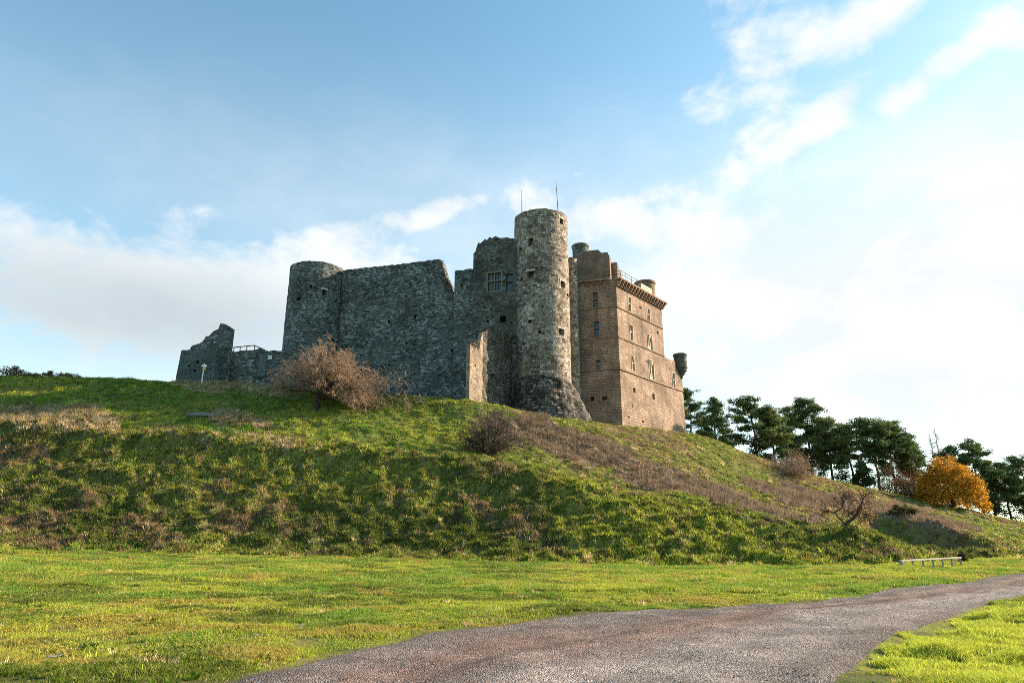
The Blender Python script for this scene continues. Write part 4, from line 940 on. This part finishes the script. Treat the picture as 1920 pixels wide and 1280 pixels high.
# ---- pines
GP = 'pines along the hill edge'
def pine(px, Y, top_py, wpx, crown0, lab, seed, lean=0., dens=1., shape='round', cols=None, base_py=None, group=GP, bias=0.):
    rnd = np.random.default_rng(seed); bx = W(px, 900, Y)[0]; bz = gh(bx, Y)
    tp = W(px, top_py, Y); ht = tp[2] - bz; bx = tp[0] ; sc = Y / ray(px, top_py)[1] / FPX; R = wpx * sc / 2 * 1.38
    bz = gh(bx, Y); ht = tp[2] - bz
    t = empty('pine_tree', (bx, Y, bz), lab, 'tree', group)
    segs = []; n = 7; pts = [np.array([bx, Y, bz - .4])]
    for i in range(n):
        f = (i + 1) / n; q = np.array([bx + lean * ht * f + rnd.normal(0, .10), Y + rnd.normal(0, .10), bz + ht * .97 * f]); r0 = .26 * (1 - .8 * i / n) * (ht / 14) ** .5
        segs.append((pts[-1], q, r0, .26 * (1 - .8 * (i + 1) / n) * (ht / 14) ** .5)); pts.append(q)
    pts = np.array(pts); cl = []; rads = []
    nb = int(48 * dens * max(.6, ht / 14))
    for i in range(nb):
        f = crown0 + (1 - crown0) * ((i + rnd.random()) / nb) ** .9; g = (f - crown0) / (1 - crown0)
        if shape == 'round': prof = (1 - max(0, g - .35) ** 1.7 / .65 ** 1.7 * .75) * (.55 + .45 * min(1, g / .25))
        elif shape == 'umbrella': prof = (1 - max(0, g - .6) ** 1.8 / .4 ** 1.8 * .6) * (.35 + .65 * min(1, g / .45))
        else: prof = (1.05 - g) ** .8
        L = R * prof * (.65 + .6 * rnd.random()); a = rnd.random() * 6.28 + bias * 0
        z = np.interp(f, np.linspace(0, 1, len(pts)), pts[:, 2]); x0 = np.interp(f, np.linspace(0, 1, len(pts)), pts[:, 0]); y0 = np.interp(f, np.linspace(0, 1, len(pts)), pts[:, 1])
        p0 = np.array([x0, y0, z - .12 * L]); up = .10 + .5 * g * rnd.random() - .12 * (1 - g)
        p1 = p0 + np.array([math.cos(a) * L, math.sin(a) * L, up * L]); mid = (p0 + p1) / 2 + np.array([0, 0, -.06 * L])
        segs += [(p0, mid, .06, .045), (mid, p1, .045, .02)]
        m = 2 + int(L / .55)
        for j in range(m):
            q = p0 + (p1 - p0) * (.35 + .65 * (j + .5 * rnd.random()) / m) + rnd.normal(0, .18, 3) * np.array([1.2, 1.2, .6]); cl.append(q + [0, 0, .15]); rads.append(.42 + .3 * rnd.random())
    tubes('trunk', segs, M_pbark, t, 5)
    cols = cols or [(.035,.055,.022),(.05,.07,.025),(.028,.045,.022),(.07,.08,.028)]
    leaf_cloud('crown', cl, 52, np.array(rads) * 1.5, .15, np.array(cols) * 2.4, rnd, t, .55, .45, M_needle)
olv = [(.07,.08,.03),(.09,.095,.035),(.05,.065,.025)]
pine(1290, 136, 727, 58, .12, 'dark pine half hidden behind the lower corner of the warm keep', 101)
pine(1336, 129, 744, 66, .05, 'low broad pine with layered limbs standing free just right of the keep', 102, shape='cone', dens=1.25)
pine(1407, 119, 744, 76, .30, 'tall pine with loose side limbs at the left end of the main row', 103, dens=1.2)
pine(1443, 118, 766, 50, .15, 'olive-green pine between the loose-limbed pine and the tallest dark one', 104, cols=olv)
pine(1507, 126, 746, 66, .22, 'tallest dark dense pine in the middle of the left clump', 105, dens=1.5)
pine(1474, 124, 762, 44, .15, 'slim pine squeezed against the left side of the tallest dark pine', 107, cols=olv)
pine(1546, 123, 783, 62, .25, 'bushy pine on the right shoulder of the left clump', 106, cols=olv + [(.04,.06,.025)], dens=1.2)
pine(1584, 122, 796, 56, .42, 'pine with bare lower trunk at the right edge of the left clump', 108, cols=olv, dens=1.1)
pine(1612, 120, 866, 34, .12, 'little young pine under the gap between the two pine groups', 109, shape='cone')
pine(1631, 121, 787, 62, .48, 'umbrella-topped pine with long bare trunk left of the gap pair', 110, shape='umbrella', lean=-.01)
pine(1660, 123, 789, 64, .34, 'dense-crowned pine right beside the umbrella-topped pine', 111, dens=1.35)
pine(1698, 124, 813, 34, .40, 'slim pine with small separate top tuft left of the dead conifer', 112)
pine(1712, 128, 856, 44, .15, 'short dark pine low behind the slim tufted pine', 113)
pine(1774, 130, 836, 52, .2, 'dark pine rising behind the orange tree beside the dead conifer', 114)
pine(1818, 130, 827, 62, .2, 'rounded pine standing just behind the right side of the orange tree', 115, dens=1.2)
pine(1848, 134, 868, 40, .2, 'low pine filling in right of the orange tree', 116, cols=olv)
pine(1876, 130, 866, 38, .42, 'narrow pine with bare double trunk right of the orange tree', 117)
pine(1910, 132, 856, 56, .2, 'bushy dark pine at the right edge of the photo', 118, dens=1.2)
# dead conifer
def dead_conifer():
    rnd = np.random.default_rng(31); Y = 127; tp = W(1752, 803, Y); bz = gh(tp[0], Y); ht = tp[2] - bz
    t = empty('dead_conifer', (tp[0], Y, bz), 'bare dead conifer with comb-like branches rising behind the orange tree', 'tree'); tr = []; br = []
    for dx, k in ((0, 1.), (-1.0, .93)):
        b = np.array([tp[0] + dx, Y, bz - .3]); e = np.array([tp[0] + dx * 1.1, Y, bz + ht * k]); tr.append((b, e, .2, .03))
        for i in range(44):
            f = .35 + .63 * i / 44; a = rnd.random() * 6.28; L = (1.05 - f) * 4.2 * (.6 + .6 * rnd.random()); p = b + (e - b) * f
            q = p + [math.cos(a) * L * .6, math.sin(a) * L * .6, -.02 * L]; r = q + [math.cos(a) * L * .4, math.sin(a) * L * .4, .12 * L]; br += [(p, q, .05, .035), (q, r, .035, .015)]
            for j in range(4):
                s = p + (q - p) * rnd.random() if j < 2 else q + (r - q) * rnd.random(); br.append((s, s + rnd.normal(0, .28, 3), .02, .01))
    tubes('trunk', tr, M_pbark, t, 5); tubes('branches', br, M_dead, t, 3)
dead_conifer()
# orange tree
def orange_tree():
    rnd = np.random.default_rng(41); Y = 112; bx = W(1788, 948, Y)[0]; bz = gh(bx, Y); sc = Y / ray(1788, 900)[1] / FPX
    t = empty('autumn_tree', (bx, Y, bz), 'round broad tree in bright orange autumn leaf in front of the pines', 'tree')
    segs = {i: [] for i in range(10)}; tr = [(np.array([bx, Y, bz - .3]), np.array([bx, Y, bz + 1.4]), .32, .27)]
    for i in range(9):
        a = i * .7; grow((bx, Y, bz + 1.2), (math.cos(a), math.sin(a), .5 + rnd.random()), 3.4, .12, 2, segs, rnd, .7, 0, (2, 3))
    tubes('trunk', tr + segs[2] + segs[1] + segs[0], M_bark, t, 5)
    cl = []; rr = []
    for i in range(400):
        a = rnd.random() * 6.28; u = rnd.random(); el = math.asin(u); rad = .66 + .34 * rnd.random() ** .5
        lump = .92 + .12 * math.sin(3 * a + 1) * math.sin(4 * el + 2)
        dx, dy, dz = math.cos(a) * math.cos(el), math.sin(a) * math.cos(el), math.sin(el)
        R = np.array([62, 62, 86]) * sc * rad * lump
        p = np.array([bx + dx * R[0], Y + dy * R[1] * .9, bz + .5 + dz * R[2]])
        p[2] += -max(0, dx) * .0; p[0] += -dz * 3 * sc
        # the ground falls away to the right and the skirt of leaves follows it
        p[2] -= max(0, (p[0] - bx)) * .25
        cl.append(p); rr.append(.75 + .5 * rnd.random())
    leaf_cloud('crown', cl, 55, np.array(rr), .15, [(.55,.27,.03),(.62,.34,.045),(.50,.22,.025),(.42,.23,.035),(.30,.16,.03)], rnd, t, .8, .3)
orange_tree()
# leafy bushes
def wall_plant(pl, pts, lab, seed, cols, dep=.2, nper=30):
    rnd = np.random.default_rng(seed); P = []
    for px, py in pts:
        u, v = pl.hit(px, py); P.append(np.array(pl.F(u, v, 0)) + np.array([*(pl.n * dep), 0]))
    P = np.array(P); t = empty('wall_plant', P[0], lab, 'plant'); segs = []
    P = P[np.argsort(P[:, 2])]
    for p, q in zip(P[:-1], P[1:]): segs.append((p, q, .03, .03))
    for p in P: segs.append((p + [0, 0, -.5], p + rnd.normal(0, .12, 3), .03, .012)); segs.append((p + [0, 0, -.2], p + [rnd.normal(0, .3), 0, .35], .02, .01))
    tubes('stems', segs, M_shrub, t, 3); leaf_cloud('leaves', P, nper, .42, .10, cols, rnd, t, .9, .4)
icol = [(.07,.07,.03),(.12,.085,.045),(.05,.055,.025)]
wall_plant(Pm, [(830,497),(833,506),(836,515),(838,523),(842,530),(846,538),(834,530),(839,545),(843,560),(829,492),(836,540)], 'dark ivy clinging to the ragged broken end of the long grey wall', 401, icol)
wall_plant(Ps, [(884,643),(888,640),(892,645),(896,648),(890,650)], 'dry weeds sprouting on top of the short sunlit wall beside the round tower', 402, [(.16,.11,.07),(.10,.08,.05)], 0, 16)
def bush(px, py, Y, wpx, hpx, lab, seed, cols, n=40, group=None, nper=42, size=.13, name='leafy_bush'):
    rnd = np.random.default_rng(seed); bx, by = W(px, py, Y)[:2]; bz = gh(bx, by); sc = Y / ray(px, py)[1] / FPX; R = wpx * sc / 2; Hh = hpx * sc
    t = empty(name, (bx, by, bz), lab, 'bush', group); segs = []
    cl = []
    for i in range(n):
        a = rnd.random() * 6.28; e = rnd.random() ** .7; q = math.sqrt(rnd.random()) * math.sqrt(max(0, 1 - e * e * .9)); p = np.array([bx + math.cos(a) * R * q, by + math.sin(a) * R * q, bz + .05 + Hh * e * (.7 + .4 * rnd.random())]); cl.append(p)
        if i % 2 == 0: segs += [((bx + .1 * math.cos(a), by + .1 * math.sin(a), bz - .1), p * .5 + np.array([bx, by, bz + .1]) * .5, .03, .025), (p * .5 + np.array([bx, by, bz + .1]) * .5, p + np.array([0, 0, .12]), .025, .012)]
    tubes('stems', segs, M_shrubd, t, 3); leaf_cloud('crown', cl, nper, .22 * (R + Hh) * .5 + .12, size, cols, rnd, t, .8, .4); return t
bcol = [(.09,.09,.03),(.14,.10,.04),(.06,.075,.025),(.17,.10,.05)]
GB = 'bushes on the left skyline'
bush(22, 712, 88, 52, 18, 'largest russet bush on the skyline, at the left edge of the photo', 201, bcol + [(.20,.10,.05)], 44, GB, size=.09)
bush(62, 711, 88, 28, 9, 'small green-brown bush on the skyline beside the russet one', 202, bcol, 22, GB, size=.08)
bush(91, 711, 88, 30, 10, 'small dark bush on the skyline between two lower tussocks', 203, bcol, 22, GB, size=.08)
bush(131, 712, 88, 44, 9, 'low yellowish bush nearest the bare skyline left of the castle', 204, [(.15,.13,.04),(.18,.13,.06),(.10,.10,.03)], 26, GB, size=.08)
dk = [(.035,.045,.02),(.05,.055,.022),(.045,.04,.02),(.07,.055,.028)]
GU = 'undergrowth along the feet of the pines'
bush(1425, 878, 119, 50, 34, 'dark undergrowth at the foot of the loose-limbed pine', 211, dk, 40, GU)
bush(1530, 904, 121, 70, 32, 'dark undergrowth below the tallest pine', 212, dk, 46, GU)
bush(1585, 908, 122, 50, 30, 'brownish undergrowth around the bare trunk of the clump edge pine', 213, dk + [(.09,.06,.03)], 36, GU)
bush(1618, 913, 119, 40, 26, 'olive undergrowth below the little young pine', 214, [(.08,.085,.03),(.06,.07,.025)], 30, GU)
bush(1694, 925, 123, 40, 46, 'dark undergrowth below the slim tufted pine', 215, dk, 34, GU)
bush(1745, 942, 116, 84, 34, 'dark thicket tucked under the left side of the orange tree', 216, dk, 50, GU)
bush(1865, 966, 128, 60, 30, 'dark undergrowth right of the orange tree', 217, dk, 36, GU)
bush(1912, 972, 129, 60, 40, 'dark undergrowth at the right edge below the last pine', 218, dk, 36, GU)
bush(1806, 1064, 50, 16, 18, 'dark little bush at the far end of the white wooden barrier', 219, dk, 18, None, size=.06)
bush(1695, 985, 76, 52, 16, 'dark green scrub on the bank behind the crooked tree', 220, dk, 30, None, size=.10)

# ------------------------------------------------------------------ barrier, signpost, rocks
ends = [np.array(flat(1691, 1069)), np.array(flat(1804, 1061))]
ends = [np.array(W(1691, 1067, 38.0))[:2], np.array(W(1804, 1060, 43.0))[:2]]
zr = [W(1691, 1050.5, 38.0)[2], W(1804, 1044.5, 43.0)[2]]
BR = empty('wooden_barrier', (*((ends[0] + ends[1]) / 2), gh(*((ends[0] + ends[1]) / 2))), 'low white-railed wooden barrier on grey posts beside the track', 'barrier')
d = unit(ends[1] - ends[0]); nrm = np.array([d[1], -d[0]])
mb = MB(); c = (ends[0] + ends[1]) / 2; L = np.linalg.norm(ends[1] - ends[0]); sl = (zr[1] - zr[0]) / 2
mb.quadbox((*c, sum(zr) / 2), (*(d * L / 2), sl), (*(-nrm * .06), 0), (0, 0, .036)); mb.build('rail', M_wood, BR)
for i in range(7):
    f = .015 + .97 * i / 6; p = ends[0] + (ends[1] - ends[0]) * f; zt_ = zr[0] + (zr[1] - zr[0]) * f - .05
    mb = MB(); mb.tube((*(p), gh(*p) - .15), (*(p), zt_), .055, .05, 8); mb.build('post', M_post, BR)
mb = MB(); p = ends[0] - d * .02; mb.tube((*p, gh(*p) - .1), (*(p - d * .03), zr[0] + .02), .06, .06, 8); mb.build('end_post', M_post, BR)
sx, sy = W(378, 716, 86)[:2]; szb = gh(sx, sy); szt = W(379, 681, 86)[2]
SG = empty('signpost', (sx, sy, szb), 'pale wooden trail signpost with two small boards in front of the broken stub', 'signpost')
mb = MB(); mb.tube((sx, sy, szb - .3), (sx + .08, sy, szt), .075, .07, 8); mb.build('post', M_white, SG)
mb = MB(); z_ = W(379, 686, 86)[2]; mb.quadbox((sx + .12, sy - .12, z_), (.34, -.05, -.03), (0, .03, 0), (0, 0, .15)); mb.build('board', M_white, SG)
mb = MB(); z_ = W(379, 692, 86)[2]; mb.quadbox((sx + .2, sy - .12, z_), (.24, -.04, 0), (0, .03, 0), (0, 0, .13)); mb.build('board', M_yel, SG)
def rock(px, py, Y, sx_, sy_, sz_, lab, seed, group=None, mat=None, sink=.3, rz=0.):
    rnd = np.random.default_rng(seed); x, y = W(px, py, Y)[:2]; z = gh(x, y)
    import bmesh
    bm = bmesh.new(); bmesh.ops.create_icosphere(bm, subdivisions=3, radius=1)
    for v in bm.verts:
        c = np.array(v.co); k = 1 + .35 * (float(fbm(np.array(c[0]*1.7 + seed), np.array(c[1]*1.7 + c[2]*1.3), seed, 3)) - .5) * 2
        k = min(k, 1.05); xx, yy = c[0] * sx_ * k, c[1] * sy_ * k; zz = max(-.8, min(.72, c[2])) * sz_ * k
        v.co = (xx * math.cos(rz) - yy * math.sin(rz), xx * math.sin(rz) + yy * math.cos(rz), zz)
    me = bpy.data.meshes.new('rock'); bm.to_mesh(me); bm.free()
    o = link('rock', me, mat or M_rock); o.location = (x, y, z + sz_ * (1 - 2 * sink) * .5); tag(o, lab, 'rock', group)
rock(373, 772, 74, 1.35, .8, .42, 'broad pale flat boulder jutting from the terrace above the left bank', 301, sink=.1)
rock(392, 776, 73.5, .8, .5, .28, 'smaller pale boulder beside the broad flat one on the terrace', 302, sink=.1)
GS = 'flat stones in the meadow'
for i, (px, py, s_, lab) in enumerate([(568, 1178, .16, 'flat grey stone in the meadow nearest the middle of the photo'), (104, 1236, .13, 'pale flat stone in the left foreground grass'), (176, 1238, .07, 'small round pale stone in the left foreground grass'), (682, 1174, .15, 'flat stone in the meadow close above the gravel edge'), (484, 1199, .12, 'thin pale stone in the meadow left of the gravel'), (700, 1080, .22, 'bare grey stones patch stone near the foot of the bank')]):
    x, y = flat(px, py); rock(px, py, y, s_, s_ * .7, s_ * .3, lab, 310 + i, GS, sink=.35, rz=i)

# ------------------------------------------------------------------ light and sky
SUN_AZ, SUN_EL = math.radians(19), math.radians(24)     # azimuth measured from +X towards +Y
sd_ = np.array([math.cos(SUN_EL) * math.cos(SUN_AZ), math.cos(SUN_EL) * math.sin(SUN_AZ), math.sin(SUN_EL)])
from mathutils import Vector
L = bpy.data.lights.new('sun', 'SUN'); L.energy = 5.0; L.angle = math.radians(.5); L.color = (1., .82, .60)
lo = bpy.data.objects.new('sun', L); COL.objects.link(lo); lo.rotation_euler = Vector(-sd_).to_track_quat('-Z', 'Y').to_euler(); lo.location = (60, 40, 60)
wd = bpy.data.worlds.new('World'); scene.world = wd; wd.use_nodes = True; n = wd.node_tree; n.nodes.clear()
sky = nd(n, 'ShaderNodeTexSky'); sky.sky_type = 'NISHITA'; sky.sun_disc = False; sky.sun_elevation = SUN_EL; sky.sun_rotation = math.pi / 2 - SUN_AZ
sky.air_density = 1.0; sky.dust_density = .6; sky.ozone_density = 1.5; sky.altitude = 300
bg = nd(n, 'ShaderNodeBackground'); bg.inputs[1].default_value = .085; ow = nd(n, 'ShaderNodeOutputWorld'); ln(n, bg.outputs[0], ow.inputs[0])
tc = nd(n, 'ShaderNodeTexCoord'); sx_ = nd(n, 'ShaderNodeSeparateXYZ'); ln(n, tc.outputs['Generated'], sx_.inputs[0])
az = mth(n, 'ARCTAN2', sx_.outputs[0], sx_.outputs[1]); el = mth(n, 'ARCSINE', sx_.outputs[2])
def azel(px, py):
    d = ray(px, py); d = d / np.linalg.norm(d); return math.atan2(d[0], d[1]), math.asin(d[2])
def blob(px, py, rx, ry, ang=0., amp=1.):
    """soft patch of cloud on the sky dome"""
    a0, e0 = azel(px, py); sx, sy = rx / FPX * .9, ry / FPX * .9
    u = mth(n, 'SUBTRACT', az, a0); v = mth(n, 'SUBTRACT', el, e0); ca, sa = math.cos(math.radians(ang)), math.sin(math.radians(ang))
    p = mth(n, 'DIVIDE', mth(n, 'ADD', mth(n, 'MULTIPLY', u, ca), mth(n, 'MULTIPLY', v, sa)), sx)
    q = mth(n, 'DIVIDE', mth(n, 'SUBTRACT', mth(n, 'MULTIPLY', v, ca), mth(n, 'MULTIPLY', u, sa)), sy)
    d2 = mth(n, 'ADD', mth(n, 'MULTIPLY', p, p), mth(n, 'MULTIPLY', q, q))
    return mth(n, 'MULTIPLY', mth(n, 'EXPONENT', mth(n, 'MULTIPLY', d2, -1.)), amp)
def addall(L_):
    o = L_[0]
    for k in L_[1:]: o = mth(n, 'ADD', o, k)
    return o
mp = nd(n, 'ShaderNodeCombineXYZ'); ln(n, az, mp.inputs[0]); ln(n, mth(n, 'MULTIPLY', el, 1.7), mp.inputs[1])
nA = nd(n, 'ShaderNodeTexNoise', i={'Scale': 5.5, 'Detail': 9, 'Roughness': .58, 'Distortion': .25}); ln(n, mp.outputs[0], nA.inputs['Vector'])
nB = nd(n, 'ShaderNodeTexNoise', i={'Scale': 15., 'Detail': 8, 'Roughness': .62, 'Distortion': .6}); ln(n, mp.outputs[0], nB.inputs['Vector'])
shape = addall([blob(120,480,330,80,0,.8), blob(40,590,420,110,0,.85), blob(380,560,260,120,0,.7), blob(360,400,70,30,10,.6), blob(640,435,130,42,12,1.), blob(820,393,120,34,14,1.25), blob(500,20,700,170,0,-.8), blob(700,520,200,60,0,.5), blob(600,600,320,110,0,.55), blob(760,520,140,70,0,.55),
    blob(1010,400,90,80,0,1.), blob(1085,305,45,30,0,.6), blob(1160,420,170,80,0,1.), blob(1380,430,210,80,0,.9), blob(1370,310,110,40,8,.65), blob(1600,600,420,200,0,1.2), blob(1800,520,320,130,0,.9), blob(1410,90,110,120,40,.95), blob(1300,190,80,50,-30,.55), blob(1600,60,90,60,20,.65), blob(1440,235,90,40,20,.5),
    blob(1560,205,120,32,25,1.15), blob(1760,130,160,34,17,1.3), blob(1640,35,130,40,10,.9), blob(1905,70,36,60,60,.9), blob(1900,330,160,60,15,.5)])
dens_ = mth(n, 'ADD', mth(n, 'MULTIPLY', shape, .60), mth(n, 'ADD', mth(n, 'MULTIPLY', mth(n, 'SUBTRACT', nA.outputs[0], .5), 1.5), mth(n, 'MULTIPLY', mth(n, 'SUBTRACT', nB.outputs[0], .5), 1.0)))
cr = nd(n, 'ShaderNodeMapRange', interpolation_type='SMOOTHSTEP'); ln(n, dens_, cr.inputs[0]); cr.inputs[1].default_value = .08; cr.inputs[2].default_value = .84
veil = mth(n, 'MULTIPLY', addall([blob(1800,680,560,280,0,.9), blob(2050,420,560,330,0,.5), blob(150,680,700,110,0,.6), blob(900,420,1000,190,0,.42), blob(1300,560,420,160,0,.4)]), mth(n, 'ADD', .62, mth(n, 'MULTIPLY', nA.outputs[0], .6)))
fac = mth(n, 'MINIMUM', mth(n, 'MAXIMUM', mth(n, 'MULTIPLY', cr.outputs[0], .93), veil), 1.)
# thick parts of the left bank are greyer (cloud seen away from the sun)
grey = mth(n, 'MINIMUM', mth(n, 'MULTIPLY', addall([blob(60,560,420,110), blob(420,600,260,90,0,.7)]), mth(n, 'ADD', .25, mth(n, 'MULTIPLY', nA.outputs[0], 1.0))), 1.)
nBr = nd(n, 'ShaderNodeMapRange', interpolation_type='SMOOTHSTEP'); ln(n, nA.outputs[0], nBr.inputs[0]); nBr.inputs[1].default_value = .38; nBr.inputs[2].default_value = .62
ccol = mixc(n, grey, mixc(n, nBr.outputs[0], (3.9, 4.15, 4.25), (4.65, 4.7, 4.7)), (2.75, 3.05, 3.2))
SKYMUL = (1.1, 1.38, 1.2)
skc = mixc(n, 1., sky.outputs[0], SKYMUL, 'MULTIPLY')
ln(n, mixc(n, fac, skc, ccol), bg.inputs[0])
wd.cycles.sampling_method = 'MANUAL'; wd.cycles.sample_map_resolution = 512
scene.view_settings.view_transform = 'Standard'; scene.view_settings.look = 'None'; scene.view_settings.gamma = 1
scene.view_settings.exposure = 1.45
scene.cycles.filter_width = .85
scene.cycles.max_bounces = 5; scene.cycles.diffuse_bounces = 2; scene.cycles.transmission_bounces = 3; scene.cycles.glossy_bounces = 2
scene.cycles.use_denoising = False
